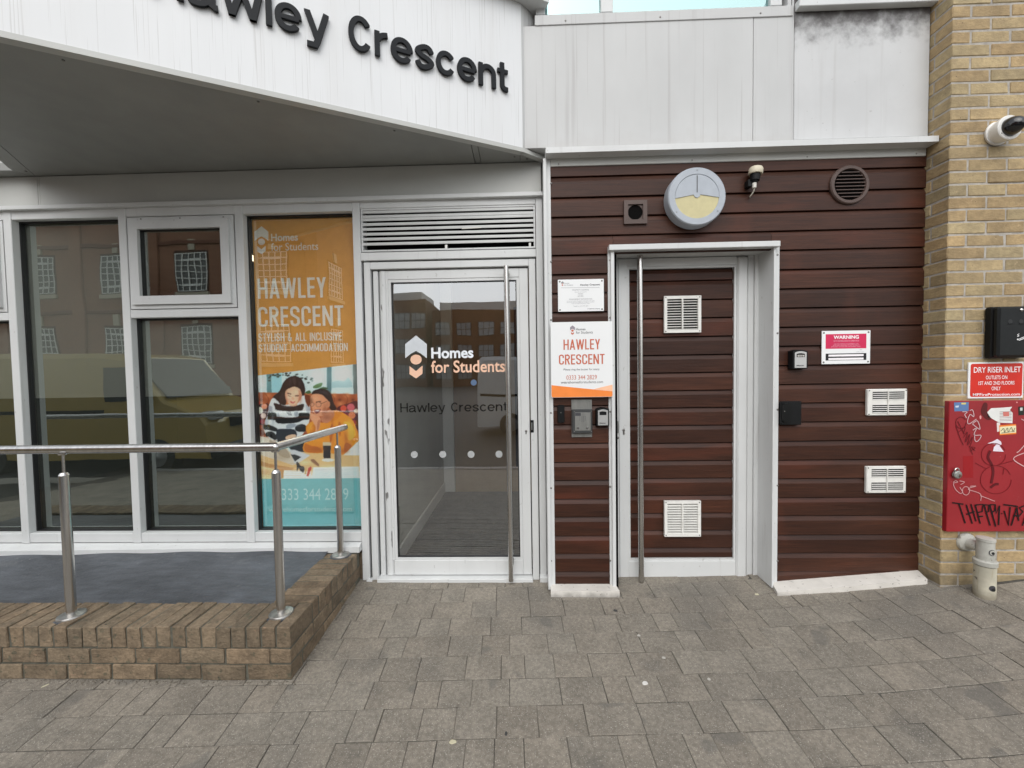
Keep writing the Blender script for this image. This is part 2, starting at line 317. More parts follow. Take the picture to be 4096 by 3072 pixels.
def glyph(ch, s, k):
    """(advance width, list of strokes; each stroke a list of quads); k scales widths, s = stroke width, cap height 1"""
    h = s / 2; xh = .74
    if ch == ' ': return .34 * k, []
    if ch in 'acelnrstwy':
        W = {'a': .60, 'c': .57, 'e': .60, 'l': s / k, 'n': .55, 'r': .36, 's': .54, 't': .34, 'w': .86, 'y': .58}[ch] * k; m_ = xh / 2; rx = W / 2 - h; ry = m_ - h + .012
        if ch == 'c': return W, [strip(arc(W / 2, m_, rx, ry, 35, 325, 26), s)]
        if ch == 'e': return W, [strip(arc(W / 2, m_, rx, ry, 0, 322, 30), s), strip([(h, m_ - .01), (W - h, m_ - .01)], s * .85)]
        if ch == 'l': return W, [strip([(h, 0), (h, 1)], s)]
        if ch == 'n': return W, [strip([(h, 0), (h, xh)], s), strip(arc(W / 2 + h * .2, xh - rx - h, rx - h * .2, rx, 175, 0, 14) + [(W - h, 0)], s)]
        if ch == 'r': return W, [strip([(h, 0), (h, xh)], s), strip(arc(W - .01, xh * .50, W - h, xh * .5 - h + .01, 170, 92, 10), s)]
        if ch == 's': return W, [strip(smoothline([(W - h * 1.0, xh - .21), (W * .72, xh - h), (W * .45, xh - h + .01), (h * 1.1, xh - .20), (W * .35, xh / 2 + .035), (W * .65, xh / 2 - .035), (W - h * 1.05, .20), (W * .55, h - .01), (W * .28, h), (h * 1.0, .21)], 5), s)]
        if ch == 't': x = W * .46; return W, [strip([(x, .95), (x, .22)] + arc(x + .12 * k, .20, .12 * k, .20 - h, 180, 270, 6)[1:] + [(W, h)], s), strip([(0, xh - h), (W, xh - h)], s * .85)]
        if ch == 'w': q = W / 4; return W, [diag(h, xh, q, 0, s), diag(q, 0, 2 * q, xh, s), diag(2 * q, xh, 3 * q, 0, s), diag(3 * q, 0, W - h, xh, s)]
        if ch == 'y': return W, [diag(h, xh, W / 2, 0, s), strip([(W - h * 1.05, xh), (W / 2 + .01, -.05)] + [(W * .42, -.20), (W * .30, -.27 + h), (W * .08, -.27 + h)], s)]
        if ch == 'a': return W, [strip([(h * 1.0, xh - .22)] + arc(W * .46, xh - .22, W * .46 - h, .22 - h, 165, 0, 12) + [(W * .92 - h, .10), (W * .92, h * .6), (W, h * .6)], s), strip(smoothline([(W * .9 - h, xh * .60), (W * .5, xh * .56), (W * .2, xh * .48), (h, xh * .27), (W * .2, h), (W * .5, h), (W * .9 - h, xh * .30)], 4), s)]
    W = {'W': .98, 'M': .80, 'I': s / k, 'C': .60, 'O': .62, 'D': .60, '&': .66, 'L': .48, 'E': .50, 'T': .56, 'A': .66, 'H': .64, 'N': .66}.get(ch, .60) * k
    V_ = lambda x: strip([(x, 0), (x, 1)], s); Hb = lambda y, a=0, b=None: strip([(a, y), (W if b is None else b, y)], s); rr = min(W / 2 - h, .36)
    def loop(a0, a1, cyt, cyb): # rounded rectangle path running over the top from a0 and under the bottom to a1
        return arc(W / 2, 1 - h - rr, W / 2 - h, rr, a0, 180, 12) + arc(W / 2, h + rr, W / 2 - h, rr, 180, a1, 12)
    if ch == 'H': return W, [V_(h), V_(W - h), Hb(.5)]
    if ch == 'I': return W, [V_(h)]
    if ch == 'L': return W, [V_(h), Hb(h)]
    if ch == 'E': return W, [V_(h), Hb(h), Hb(1 - h), Hb(.52, 0, W * .92)]
    if ch == 'T': return W, [V_(W / 2), Hb(1 - h)]
    if ch == 'N': return W, [V_(h), V_(W - h), diag(h, 1, W - h, 0, s)]
    if ch == 'M': return W, [V_(h), V_(W - h), diag(h * 1.2, 1, W / 2, .12, s * .9), diag(W / 2, .12, W - h * 1.2, 1, s * .9)]
    if ch == 'A': return W, [diag(h, 0, W / 2, 1, s), diag(W - h, 0, W / 2, 1, s), Hb(.27, W * .2, W * .8)]
    if ch == 'V': return W, [diag(h, 1, W / 2, 0, s), diag(W - h, 1, W / 2, 0, s)]
    if ch == 'W': q = W / 4; return W, [diag(h, 1, q + h * .3, 0, s), diag(q + h * .3, 0, 2 * q, 1, s), diag(2 * q, 1, 3 * q - h * .3, 0, s), diag(3 * q - h * .3, 0, W - h, 1, s)]
    if ch == 'Y': return W, [diag(h, 1, W / 2, .42, s), diag(W - h, 1, W / 2, .42, s), strip([(W / 2, 0), (W / 2, .46)], s)]
    if ch == 'U': return W, [strip([(h, 1)] + arc(W / 2, h + rr, W / 2 - h, rr, 180, 360, 14) + [(W - h, 1)], s)]
    if ch == 'O': return W, [strip(arc(W / 2, 1 - h - rr, W / 2 - h, rr, 0, 180, 12) + arc(W / 2, h + rr, W / 2 - h, rr, 180, 360, 12) + [(W - h, 1 - h - rr)], s)]
    if ch == 'C':
        if k > .85: return W, [strip(arc(W / 2, .5, W / 2 - h, .5 - h + .012, 38, 322, 30), s)]
        return W, [strip([(W - h, .66)] + arc(W / 2, 1 - h - rr, W / 2 - h, rr, 0, 180, 12) + arc(W / 2, h + rr, W / 2 - h, rr, 180, 360, 12) + [(W - h, .34)], s)]
    if ch == 'D': return W, [V_(h), strip([(0, 1 - h), (W * .45, 1 - h)] + arc(W * .45, 1 - h - .25, W * .55 - h, .25, 90, 0, 8) + arc(W * .45, h + .25, W * .55 - h, .25, 0, -90, 8) + [(0, h)], s)]
    if ch == 'R': return W, [V_(h), strip([(0, 1 - h), (W * .5, 1 - h)] + arc(W * .5, .73, W * .5 - h, .27 - h, 90, -90, 12) + [(0, .46 + h)], s), diag(W * .48, .50, W - h, 0, s)]
    if ch == 'S': return W, [strip([(W - h, .70)] + arc(W / 2, 1 - h - rr * .9, W / 2 - h, rr * .9, 0, 180, 12) + [(h, .68), (h * 1.3, .60), (W * .5, .50), (W - h * 1.3, .40), (W - h, .32)] + arc(W / 2, h + rr * .9, W / 2 - h, rr * .9, 360, 180, 12) + [(h, .30)], s)]
    if ch == '&': return W, [strip(smoothline([(W, 0), (W * .25, .70), (W * .28, .92), (W * .48, .95), (W * .58, .80), (W * .2, .48), (h, .22), (W * .3, h), (W * .65, .12), (W * .95, .48)], 5), s)]
    return W, [V_(h)]
def layout(body, s, k, gap):
    x = 0; out = []
    for ch in body:
        w_, st = glyph(ch, s, k)
        if st: out.append((ch, [[[(a + x, b) for a, b in q] for q in t] for t in st], x, x + w_))
        x += w_ + gap
    return out, x - gap
def caps_on(name, body, rect, Y, mat, par, s=.125, k=.72, gap=.085, each=False):
    out, w_ = layout(body, s, k, gap); x0, x1, z0, z1 = rect; sx = (x1 - x0) / w_; sz = z1 - z0; mb = MB(); n = 0
    for ch, st, a_, b_ in out:
        if each and mb.v: mb.build(name, mat, par); mb = MB()
        for t in st:
            n += 1
            for q in t: mb.plate([(x0 + a * sx, z0 + b * sz) for a, b in q], Y - (n % 4) * .00006, .00005)
    return mb.build(name, mat, par)
def disc(mb, x, z, Y, r, th=.0005, n=24, rz=None):
    return mb.plate([(x + r * math.cos(2 * math.pi * i / n), z + (rz or r) * math.sin(2 * math.pi * i / n)) for i in range(n)], Y, th)
def logo(par, pxf, Y, m1, m2, C):              # house-and-arrow mark: C = (cx, top, half width, bottom) in crop pixels
    cx, t, hw, bt = C; h = bt - t
    q = lambda fx, fy: (lambda p: (p.x, p.z))(at(*pxf(cx + fx * hw, t + fy * h), Y))
    MB().plate([q(-1, .2), q(0, 0), q(1, .2), q(1, .53), q(.45, .42), q(0, .36), q(-.45, .42), q(-1, .53)], Y, .0005).build('logo_roof', m1, par)
    MB().plate([q(.52 * math.cos(a), .56 + .115 * math.sin(a)) for a in [i * math.pi / 10 for i in range(20)]], Y, .0005).build('logo_dot', m2, par)
    MB().plate([q(-.6, .71), q(0, .83), q(.6, .70), q(.6, .89), q(0, 1), q(-.6, .90)], Y, .0005).build('logo_arrow', m2, par)
def P_(name, r, g, b, rough=.35): return M(name, lin(r, g, b), rough, spec=.35, var=((14, 14, 14), .05))
def PH(name, r, g, b): return M(name, lin(r, g, b), .35, spec=.35, var=((22, 22, 22), .30), var2=((75, 75, 75), .22))

# ------------------------------------------------------------------ the ground: road, pavement of pavers
road = MB().add([(-150, -150, -.42), (150, -150, -.42), (150, -4.4, -.42), (-150, -4.4, -.42)], [(0, 1, 2, 3)]).build('road', m_asph, None, kind='structure')
gnd = MB().add([(-150, -4.2, -.47), (150, -4.2, -.47), (150, 150, -.47), (-150, 150, -.47)], [(0, 1, 2, 3)]).build('ground', m_bed, None, kind='structure')
nx, ny = 60, 22; pv = MB(); V = []; F = []
for j in range(ny + 1):
    for i in range(nx + 1):
        x = -7 + 14 * i / nx; y = -4.25 + 4.5 * j / ny; V.append((x, y, ground(x, y) - .0042))
for j in range(ny):
    for i in range(nx): F.append((j * (nx + 1) + i, j * (nx + 1) + i + 1, (j + 1) * (nx + 1) + i + 1, (j + 1) * (nx + 1) + i))
pavement = pv.add(V, F).build('pavement', m_bed, None, kind='structure')
kb = MB()
x = -7.0
while x < 7: kb.box(x, x + .905, -4.40, -4.252, -.45, -.262, .01); x += .915
kb.build('kerb', M('granite_kerb', (.30, .29, .28), .8, var=((20, 20, 20), .2)), pavement)
ANG = 0.037; PIT = .1522; ca, sa = math.cos(ANG), math.sin(ANG)
LENS = (.118, .148, .178, .208, .238); PME = {}
for l in LENS:
    for k in range(3):
        mb = MB().box(-l / 2, l / 2, -(PIT - .0022) / 2, (PIT - .0022) / 2, -.05, 0, .0022)
        rr = random.Random(l * 1000 + k); mb.v = [(a + rr.uniform(-.0012, .0012), b_ + rr.uniform(-.0012, .0012), c_ + rr.uniform(-.0006, .0006)) for a, b_, c_ in mb.v]
        me = bpy.data.meshes.new('paver'); me.from_pydata(mb.v, [], mb.f); bm = bmesh.new(); bm.from_mesh(me); bmesh.ops.recalc_face_normals(bm, faces=bm.faces); bm.to_mesh(me); bm.free()
        me.materials.append(m_paver); PME[(l, k)] = me
WALLY = -.862                      # front face of the low wall
def px_of(p):
    d = Vector(p) - CAM; k = d.dot(FWD); return (2048 + FPX * d.dot(RGT) / k, 1536 - FPX * d.dot(UPV) / k) if k > .05 else (-9e9, 0)
near = []; rest = []
for r in range(-22, 7):
    v0 = -.760 + r * PIT; u = -6.9 + random.uniform(0, .2)
    while u < 6.9:
        l = random.choice(LENS); x = (u + l / 2) * ca - v0 * sa; y = (u + l / 2) * sa + v0 * ca; u += l + .0022
        if y > .02 and not (-1.1 < x < 1.7): continue
        if y > .10 or y < -4.24 or (x < -1.35 and y > WALLY + .12) or (x > 2.62 and y > -.2): continue
        z = ground(x, y); e = .05; sx = (ground(x + e, y) - ground(x - e, y)) / (2 * e); sy = (ground(x, y + e) - ground(x, y - e)) / (2 * e)
        rec = (x, y, z, l, sx, sy); p = px_of((x, y, z)); (near if -160 < p[0] < 4256 and p[1] < 3180 and y > -1.5 else rest).append(rec)
near.sort(key=lambda q: (q[0]) ** 2 + (q[1] + 2.8) ** 2); rest += near[300:]; near = near[:300]
pr = random.Random(3)
for x, y, z, l, sx, sy in near:
    o = mkobj('paver', PME[(l, pr.randrange(3))], pavement); n_ = Vector((-sx + pr.gauss(0, .006), -sy + pr.gauss(0, .006), 1)).normalized()
    xa = Vector((ca, sa, 0)); xa = (xa - n_ * xa.dot(n_)).normalized(); ya = n_.cross(xa)
    mm = Matrix((xa, ya, n_)).transposed().to_4x4(); mm.translation = (x, y, z + pr.gauss(0, .0012)); o.matrix_local = mm
mb = MB()
for x, y, z, l, sx, sy in rest:
    hw = (PIT - .0022) / 2; b_ = []
    for a, c in ((-l / 2, -hw), (l / 2, -hw), (l / 2, hw), (-l / 2, hw)):
        X_, Y_ = x + a * ca - c * sa, y + a * sa + c * ca; b_.append((X_, Y_, z + sx * (X_ - x) + sy * (Y_ - y)))
    mb.prism([(a, c, d - .04) for a, c, d in b_], b_)
mb.build('outlying_pavers', m_paver, pavement, kind='stuff')

# ------------------------------------------------------------------ timber clad wall with its boards
YW = -.11
JY = [633, 708, 791, 868.6, 945, 1021, 1098, 1173.5, 1249.6, 1325, 1400, 1476, 1551, 1625, 1700, 1775, 1850, 1923, 1998, 2070, 2145.5, 2217, 2289, 2345]
JZ = [ZZ(2213, y, YW) for y in JY]
xL0 = XX(2211, 1500, YW) - .005; xL1 = XX(2441, 1500, YW); xR0 = XX(3106, 1500, YW); xR1 = 2.55
clad = thing('timber_wall', 'dark red-brown horizontal shiplap timber cladding around the service door', 'wall', (1.3, YW, 0))
def board(par, x0, x1, zb, zt, y0, cut=None):
    d = .0022; pr_ = [(y0 + .022, zb + d), (y0 + .0015, zb + d), (y0, zb + d + .0015), (y0, zt - .031), (y0 + .0012, zt - .028), (y0 + .0115, zt - .004), (y0 + .022, zt - .002)]
    zl = cut or (lambda x: -9)
    A = [(x0, a, max(c, zl(x0))) for a, c in pr_]; C_ = [(x1, a, max(c, zl(x1))) for a, c in pr_]
    return MB().prism(A, C_).build('board', m_wood, par)
hoodz = ZZ(2780, 985, YW)
plR0 = (XX(3108, 2325.6, YW), ZZ(3108, 2325.6, YW)); plR1 = (XX(3657, 2281, YW), ZZ(3657, 2281, YW))
plz = lambda x: plR0[1] + (plR1[1] - plR0[1]) * (x - plR0[0]) / (plR1[0] - plR0[0]) - .006
for i in range(len(JZ) - 1):
    zt, zb = JZ[i], JZ[i + 1]
    if zt > hoodz + .02:
        if zb < hoodz + .08:
            a = XX(2452, 955, YW); c = XX(3087, 930, YW); segs = [(xL0, a - .001), (a + .001, c - .001), (c + .001, xR1)]
        else: segs = [(xL0, xR1)]
    else: segs = [(xL0, xL1), (xR0, xR1)]
    for s0, s1 in segs:
        if s0 > 1.5:
            if zt < plz(xR0): continue
            board(clad, s0, s1, zb, zt, YW + random.uniform(0, .0015), plz if zb < plz(xR1) else None)
        else: board(clad, s0, s1, max(zb, ZZ(2330, 2338, YW)), zt, YW + random.uniform(0, .0015))
bk = MB()
bk.box(xL0 - .03, xL1 + .05, YW + .0235, YW + .08, -.1, 2.84); bk.box(xR0 - .001, xR1 + .05, YW + .0235, YW + .3, -.05, 2.84); bk.box(xL1 + .0505, xR0 - .0015, YW + .0235, YW + .3, hoodz + .02, 2.84)
bk.build('backing', m_dark, clad)
# vertical and head trims of the cladding, dome screws
def trim(x0, x1, xf, z0, z1): # angle bead: proud leg and flat screwed flange
    B('corner_trim', m_frame, clad, min(x0, x1), max(x0, x1), YW - .028, YW + .07, z0, z1, .002)
    B('trim_flange', m_frame, clad, min(x1, xf), max(x1, xf), YW - .006, YW + .02, z0, z1, .0015)
tx0, tx1, tx2 = XX(2183, 1500, YW - .028), XX(2196, 1500, YW - .028), XX(2211, 1500, YW)
trim(tx0, tx1, tx2, ground(.2, -.1) + .012, ZZ(2200, 640, YW))
rx0, rx1, rx2 = XX(2461, 1600, YW - .03), XX(2447, 1600, YW - .03), XX(2434, 1600, YW)
screws = []
for y in (735, 1048, 1280, 1651, 1951, 2242): screws.append((XX(2204, y, YW), ZZ(2204, y, YW)))
for x, z in screws: MB().lathe((x, YW - .006, z), (0, -1, 0), [(0, .0068), (.002, .006), (.0035, .003), (.004, .0005)], 12).build('screw', m_screw, clad, True)
hz1, hz0 = ZZ(2213, 634, YW), ZZ(2213, 668, YW)
B('head_trim', m_beam, clad, tx2 + .001, 2.54, YW - .008, YW + .021, hz0, hz1 + .02, .002)
for px in (2234, 2766, 3225, 3660): MB().lathe((XX(px, 655, YW), YW - .008, hz0 + .014), (0, -1, 0), [(0, .005), (.002, .004), (.003, .0005)], 10).build('screw', m_screw, clad, True)

# ------------------------------------------------------------------ service door in its recessed white casing
YD = .03
sdoor = thing('service_door', 'timber boarded service door with white frame and hood in brown cladding', 'door', (XX(2760, 1600, YD), YD, 0))
for a, b_, c_ in ((rx1, rx0, rx2), (XX(3096, 1600, YW - .03), XX(3100, 1600, YW - .03), XX(3112, 1600, YW))):
    B('casing_reveal', m_frame, sdoor, min(a, b_) - (.006 if a > 1 else 0), max(a, b_), YW - .03, YD + .05, ground(a, -.1) + .006, hoodz + .004, .002)
    B('casing_flange', m_frame, sdoor, min(b_, c_) + .0005, max(b_, c_), YW - .006, YW + .02, ground(a, -.1) + .03, hoodz + .002, .0015)
for px, ys in ((2440, (1042, 1271, 1646, 1946, 2241)), (3108, (1020, 1333, 1638, 1941, 2242))):
    for y in ys: MB().lathe((XX(px, y, YW), YW - .006, ZZ(px, y, YW)), (0, -1, 0), [(0, .0068), (.002, .006), (.0035, .003), (.004, .0005)], 12).build('screw', m_screw, sdoor, True)
hx0, hx1 = XX(2436, 990, YW - .045), XX(3121, 972, YW - .045)
B('hood', m_frame, sdoor, hx0, hx1, YW - .05, YD + .04, ZZ(2780, 993, YW - .05), ZZ(2780, 970, YW - .05), .003)
dx = lambda px: XX(px, 1650, YD)
B('casing_lining', m_frame, sdoor, rx0 + .0005, dx(2461) - .0005, YD - .012, YD + .05, .0, hoodz, .001)
zt0 = ZZ(2700, 1016, YD); dzb = ZZ(2760, 2329, YD); dzs = ZZ(2760, 2316, YD)
B('head_frame', m_frame, sdoor, dx(2461) , dx(3047), YD + .004, YD + .07, ZZ(2760, 1024, YD), hoodz + .0, .002)
B('frame_jamb', m_frame, sdoor, dx(2461), dx(2475), YD + .002, YD + .07, dzb, ZZ(2760, 1024, YD) - .0005, .002)
B('frame_jamb', m_frame, sdoor, dx(2992), dx(3015), YD + .008, YD + .07, dzb, ZZ(2760, 1024, YD) - .0005, .002)
B('frame_jamb', m_frame, sdoor, dx(3016), dx(3047), YD - .004, YD + .07, dzb, ZZ(2760, 1024, YD) - .0005, .003)
B('threshold', m_frame, sdoor, dx(2461), dx(3047), YD - .03, YD + .10, -.02, dzs, .003)
B('stile', m_frame, sdoor, dx(2477), dx(2513), YD + .006, YD + .05, dzs + .006, ZZ(2760, 1029, YD), .002)
B('stile', m_frame, sdoor, dx(2948), dx(2990), YD - .004, YD + .05, dzs + .006, ZZ(2760, 1029, YD), .01)
B('top_rail', m_frame, sdoor, dx(2513) + .0005, dx(2948) - .0005, YD + .007, YD + .05, ZZ(2730, 1062, YD), ZZ(2730, 1029, YD), .002)
B('bottom_rail', m_frame, sdoor, dx(2513) + .0005, dx(2948) - .0005, YD + .007, YD + .05, dzs + .007, ZZ(2730, 2246, YD), .002)
bx0, bx1, bz0, bz1 = dx(2513) + .0005, dx(2948) - .0005, ZZ(2730, 2246, YD) + .0005, ZZ(2730, 1062, YD) - .0005
MB().frame(bx0, bx1, bz0, bz1, .014, YD + .012, YD + .04).build('glazing_bead', m_frame, sdoor)
DJ = [1060, 1126, 1202, 1275, 1349, 1422, 1493, 1564, 1633, 1703, 1774, 1844, 1914, 1983, 2053.5, 2122, 2192, 2262]
pz0, pz1 = bz0 + .014, bz1 - .014
for a, c in zip(DJ[:-1], DJ[1:]):
    board(sdoor, bx0 + .0145, bx1 - .0145, max(ZZ(2580, c, YD + .03), pz0), min(ZZ(2580, a, YD + .03), pz1), YD + .026)
B('panel_back', m_dark, sdoor, bx0, bx1, YD + .0495, YD + .06, bz0, bz1, 0)
B('door_void', m_dark, sdoor, dx(2465), dx(3040), YD + .075, YD + .2, 0, hoodz, 0)
def pull_bar(par, p0, p1, r, wall):
    MB().cyl(p0, p1, r, n=24).build('pull_bar', m_steel, par, True)
    for z in (p0[2] - .04, p1[2] + .12): MB().cyl((p0[0] + .012, p0[1], z), (p0[0] + .012, wall, z), .009, n=12).build('bar_standoff', m_steel2, par, True)
yb = YD - .055
pull_bar(sdoor, (XX(2562, 1700, yb), yb, ZZ(2559, 1019, yb)), (XX(2562, 1700, yb), yb, ZZ(2567, 2334, yb)), .0185, YD + .006)
MB().lathe((XX(2495, 1720, YD), YD + .006, ZZ(2495, 1720, YD)), (0, -1, 0), [(0, .009), (.004, .009), (.005, .007)], 16).build('lock_cylinder', m_screw, sdoor, True)
B('lock_tail', m_screw, sdoor, XX(2492.5, 1730, YD), XX(2499, 1730, YD), YD + .002, YD + .0058, ZZ(2495, 1739, YD), ZZ(2495, 1722, YD), .001)
B('strike_plate', m_steel2, sdoor, dx(2469), dx(2474), YD - .0005, YD + .0015, ZZ(2472, 1733, YD), ZZ(2472, 1684, YD), .0005)
MB().lathe((XX(2472, 1751, YD), YD + .002, ZZ(2472, 1751, YD)), (0, -1, 0), [(0, .009), (.003, .008), (.005, .003)], 14).build('keep_screw', m_screw, sdoor, True)

# ------------------------------------------------------------------ white stone plinths under the cladding
def plinth(label, pts_bt, pts_tp):
    o = MB().prism(pts_bt, pts_tp).build('stone_plinth', m_sill, None); o['label'] = label; o['category'] = 'plinth'; o['group'] = 'white plinths under the cladding'; return o
za, zb_ = ZZ(2330, 2336, YW), ZZ(2340, 2364, -.195)
l0, l1 = XX(2203, 2365, -.195), XX(2479, 2365, -.195)
plinth('short white stone plinth between the glass door and the service door', [(l0 + .006, YW + .02, -.06), (l1 - .012, YW + .02, -.06), (l1, -.195, -.06), (l0, -.195, -.06)], [(l0 + .006, YW + .02, za), (l1 - .012, YW + .02, za), (l1, -.195, zb_), (l0, -.195, zb_)])
yf = -.205; q0 = at(3110, 2370, yf); q1 = at(3710, 2317, yf)
plinth('long sloping white stone plinth between the service door and the brick pier', [(plR0[0] - .03, YW + .02, -.05), (plR1[0] + .03, YW + .02, -.05), (q1.x, yf, -.05), (q0.x, yf, -.05)],
       [(plR0[0] - .03, YW + .02, plR0[1]), (plR1[0] + .03, YW + .02, plR1[1] + .003), (q1.x, yf, q1.z), (q0.x, yf, q0.z)])

# ------------------------------------------------------------------ brick pier
YP = -.25; XP = 2.551
pier = thing('brick_pier', 'yellow stock brick pier beside the timber cladding', 'wall', (XP + .6, YP, 0))
CR = .0738; zbase = .397 - 5 * CR - .010          # course lines follow the photo
MB().box(XP + .0035, XP + 2.5, YP + .0035, YP + .5, -.1, 4.3).build('mortar', m_mortar, pier)
def brick_mesh(l, d, h, mat, seed, b=.004, jit=.0015):
    mb = MB().box(-l / 2, l / 2, -d / 2, d / 2, -h / 2, h / 2, b); rr = random.Random(seed)
    mb.v = [(a + rr.uniform(-jit, jit), c + rr.uniform(-jit, jit), e + rr.uniform(-jit, jit)) for a, c, e in mb.v]
    me = bpy.data.meshes.new('brick'); me.from_pydata(mb.v, [], mb.f); bm = bmesh.new(); bm.from_mesh(me); bmesh.ops.recalc_face_normals(bm, faces=bm.faces); bm.to_mesh(me); bm.free()
    me.materials.append(mat); return me
BH = CR - .0095
BS = [brick_mesh(.2155, .1025, BH, m_brick, i) for i in range(4)]; BHd = [brick_mesh(.1025, .1025, BH, m_brick, 10 + i) for i in range(3)]
BSs = [brick_mesh(.1025, .2155, BH, m_brick, 20 + i) for i in range(3)]
farb = MB(); br = random.Random(5); nb = 0
def put(me, par, x, y, z, rz=0):
    o = mkobj(par[1], me, par[0]); o.location = Vector((x, y, z)) - ORG[par[0].name]; o.rotation_euler = (br.gauss(0, .003), br.gauss(0, .004), rz + br.gauss(0, .004)); return o
for k in range(-1, 56):
    z = zbase + k * CR + BH / 2
    if z < -.03: continue
    if k % 2:                         # header at the front corner, stretcher running back along the side
        put(br.choice(BSs), (pier, 'brick'), XP + .0513, YP + .108, z); x = XP + .112
    else:                             # stretcher on the front, header end on the side, then another
        put(br.choice(BS), (pier, 'brick'), XP + .108, YP + .0513, z); x = XP + .2255
        put(br.choice(BHd), (pier, 'brick'), XP + .0513, YP + .163, z)
    while x < XP + 2.2:
        if x < 3.05: put(br.choice(BS), (pier, 'brick'), x + .108, YP + .0513 + br.gauss(0, .0012), z)
        else: farb.box(x, x + .2155, YP + br.gauss(0, .0012), YP + .1, z - BH / 2, z + BH / 2, .003)
        x += .2255
farb.build('outlying_bricks', m_brick, pier, kind='stuff')

# ------------------------------------------------------------------ upper facade: grey panels, drip sill, windows
YU = -.115
upper = thing('upper_cladding', 'weathered grey metal panels with rain streaks above the timber cladding', 'wall', (1.3, YU, 2.8))
ux0 = .03; uxj = XX(3172, 300, YU); uxr = XX(3715, 300, YU); uzb = ZZ(2140, 593, YU); uzt = ZZ(2650, 84, YU)
uxs = XX(3013, 300, YU)
B('metal_panel', m_grey, upper, ux0, uxs - .0015, YU, YU + .3, uzb, uzt, .002)
B('metal_panel', m_grey, upper, uxs + .0015, uxj - .006, YU + .001, YU + .3, uzb, uzt, .002)
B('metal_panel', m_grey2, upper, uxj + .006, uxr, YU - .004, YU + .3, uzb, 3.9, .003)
B('panel_joint', m_grey, upper, uxj - .0055, uxj + .0055, YU + .003, YU + .2, uzb, 3.9, 0)
ut1 = ZZ(2650, 44, YU)
B('top_flashing', m_grey, upper, XX(2139, 80, YU), uxj - .007, YU - .006, YU + .1, uzt - .002, ut1, .002)
for px in (2262, 2640, 3040): MB().lathe((XX(px, 90, YU), YU - .006, uzt + .02), (0, -1, 0), [(0, .006), (.003, .004), (.004, .0005)], 10).build('screw', m_screw, upper, True)
dx0 = XX(2183, 600, -.19); dx1 = 2.545
dz0, dz1 = ZZ(2960, 589, -.19), ZZ(2960, 566, -.19)
drip = MB().prism([(dx0, -.19, dz0), (dx0, -.19, dz1), (dx0, YU - .0045, dz1 + .012), (dx0, YW + .1, dz1 + .012), (dx0, YW + .1, dz0)],
                  [(dx1, -.19, dz0), (dx1, -.19, dz1), (dx1, YU - .0045, dz1 + .012), (dx1, YW + .1, dz1 + .012), (dx1, YW + .1, dz0)]).build('drip_sill', m_frame, None)
drip['label'] = 'long white drip sill between the grey panels and the timber cladding'; drip['category'] = 'sill'
ul = MB().box(uxj + .004, uxr + .03, YU - .05, YU - .0045, ZZ(3450, 14, YU - .05), ZZ(3450, 14, YU - .05) + .05, .003).build('upper_ledge', m_frame, None)
ul['label'] = 'white ledge overhanging the sooty grey panel near the brick pier'; ul['category'] = 'ledge'
B('ledge_wall', m_dark, ul, uxj + .03, uxr + .03, YU - .04, YU - .005, ZZ(3450, 14, YU - .05) + .051, 4.1, 0)
uw = thing('upper_window', 'upstairs window with white frame reflecting the pale sky', 'window', (1.1, YU, ut1))
wy = YU + .03; wz = ut1 + .0005
B('bottom_rail', m_frame, uw, XX(2139, 50, wy), uxj - .03, wy, wy + .06, wz, wz + .03, .003)
for a, c in ((2143, 2180), (2403, 2452), (3082, 3128)): B('mullion', m_frame, uw, XX(a, 20, wy), XX(c, 20, wy), wy - .002, wy + .06, wz + .0305, 4.2, .003)
for a, c in ((2181, 2402), (2453, 3081)): B('pane', m_gl_sky, uw, XX(a, 20, wy), XX(c, 20, wy), wy + .025, wy + .03, wz + .0305, 4.2, 0)
B('back_blind', M('pale_blind', (.22, .26, .26), .8), uw, XX(2150, 20, wy), uxj - .04, wy + .07, wy + .08, wz, 4.2, 0)
B('reveal', m_grey, uw, uxj - .029, uxj - .007, wy - .02, wy + .1, wz, 4.2, .002)

# ------------------------------------------------------------------ canopy with lettered fascia
ZS = 2.86
cP1 = Vector((0.02, -.131)); cdir = (Vector((-2.108, -1.137)) - cP1).normalized(); XE = -2.598
cP2 = cP1 + cdir * ((XE - cP1.x) / cdir.x); cn = Vector((cdir.y, -cdir.x))          # outward normal (towards the street)
if cn.y > 0: cn = -cn
canopy = thing('entrance_canopy', 'white wedge-shaped entrance canopy with grey soffit over the shopfront', 'canopy', (-1.5, -.5, ZS))
FT = ZS + .905
fp = lambda s, d: (cP1.x + cdir.x * s + cn.x * d, cP1.y + cdir.y * s + cn.y * d)
SL = (cP2 - cP1).length
def slab(s0, s1, d0, d1, z0, z1, name, mat):
    q = [fp(s0, d0), fp(s1, d0), fp(s1, d1), fp(s0, d1)]
    return MB().prism([(a, b_, z0) for a, b_ in q], [(a, b_, z1) for a, b_ in q]).build(name, mat, canopy)
slab(0, SL, 0, -.03, ZS + .014, FT, 'fascia_panel', m_white)
slab(0, SL, .004, -.04, ZS - .012, ZS + .0135, 'fascia_lip', m_beam)
# right hand return of the canopy
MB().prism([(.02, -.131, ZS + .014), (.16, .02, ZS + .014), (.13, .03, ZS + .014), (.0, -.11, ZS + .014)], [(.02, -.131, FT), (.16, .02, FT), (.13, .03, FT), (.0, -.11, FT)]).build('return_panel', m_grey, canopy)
MB().prism([(.022, -.135, ZS - .012), (.165, -.02, ZS - .012), (.14, .01, ZS - .012), (.0, -.11, ZS - .012)], [(.022, -.135, ZS + .0135), (.165, -.02, ZS + .0135), (.14, .01, ZS + .0135), (.0, -.11, ZS + .0135)]).build('return_lip', m_beam, canopy)
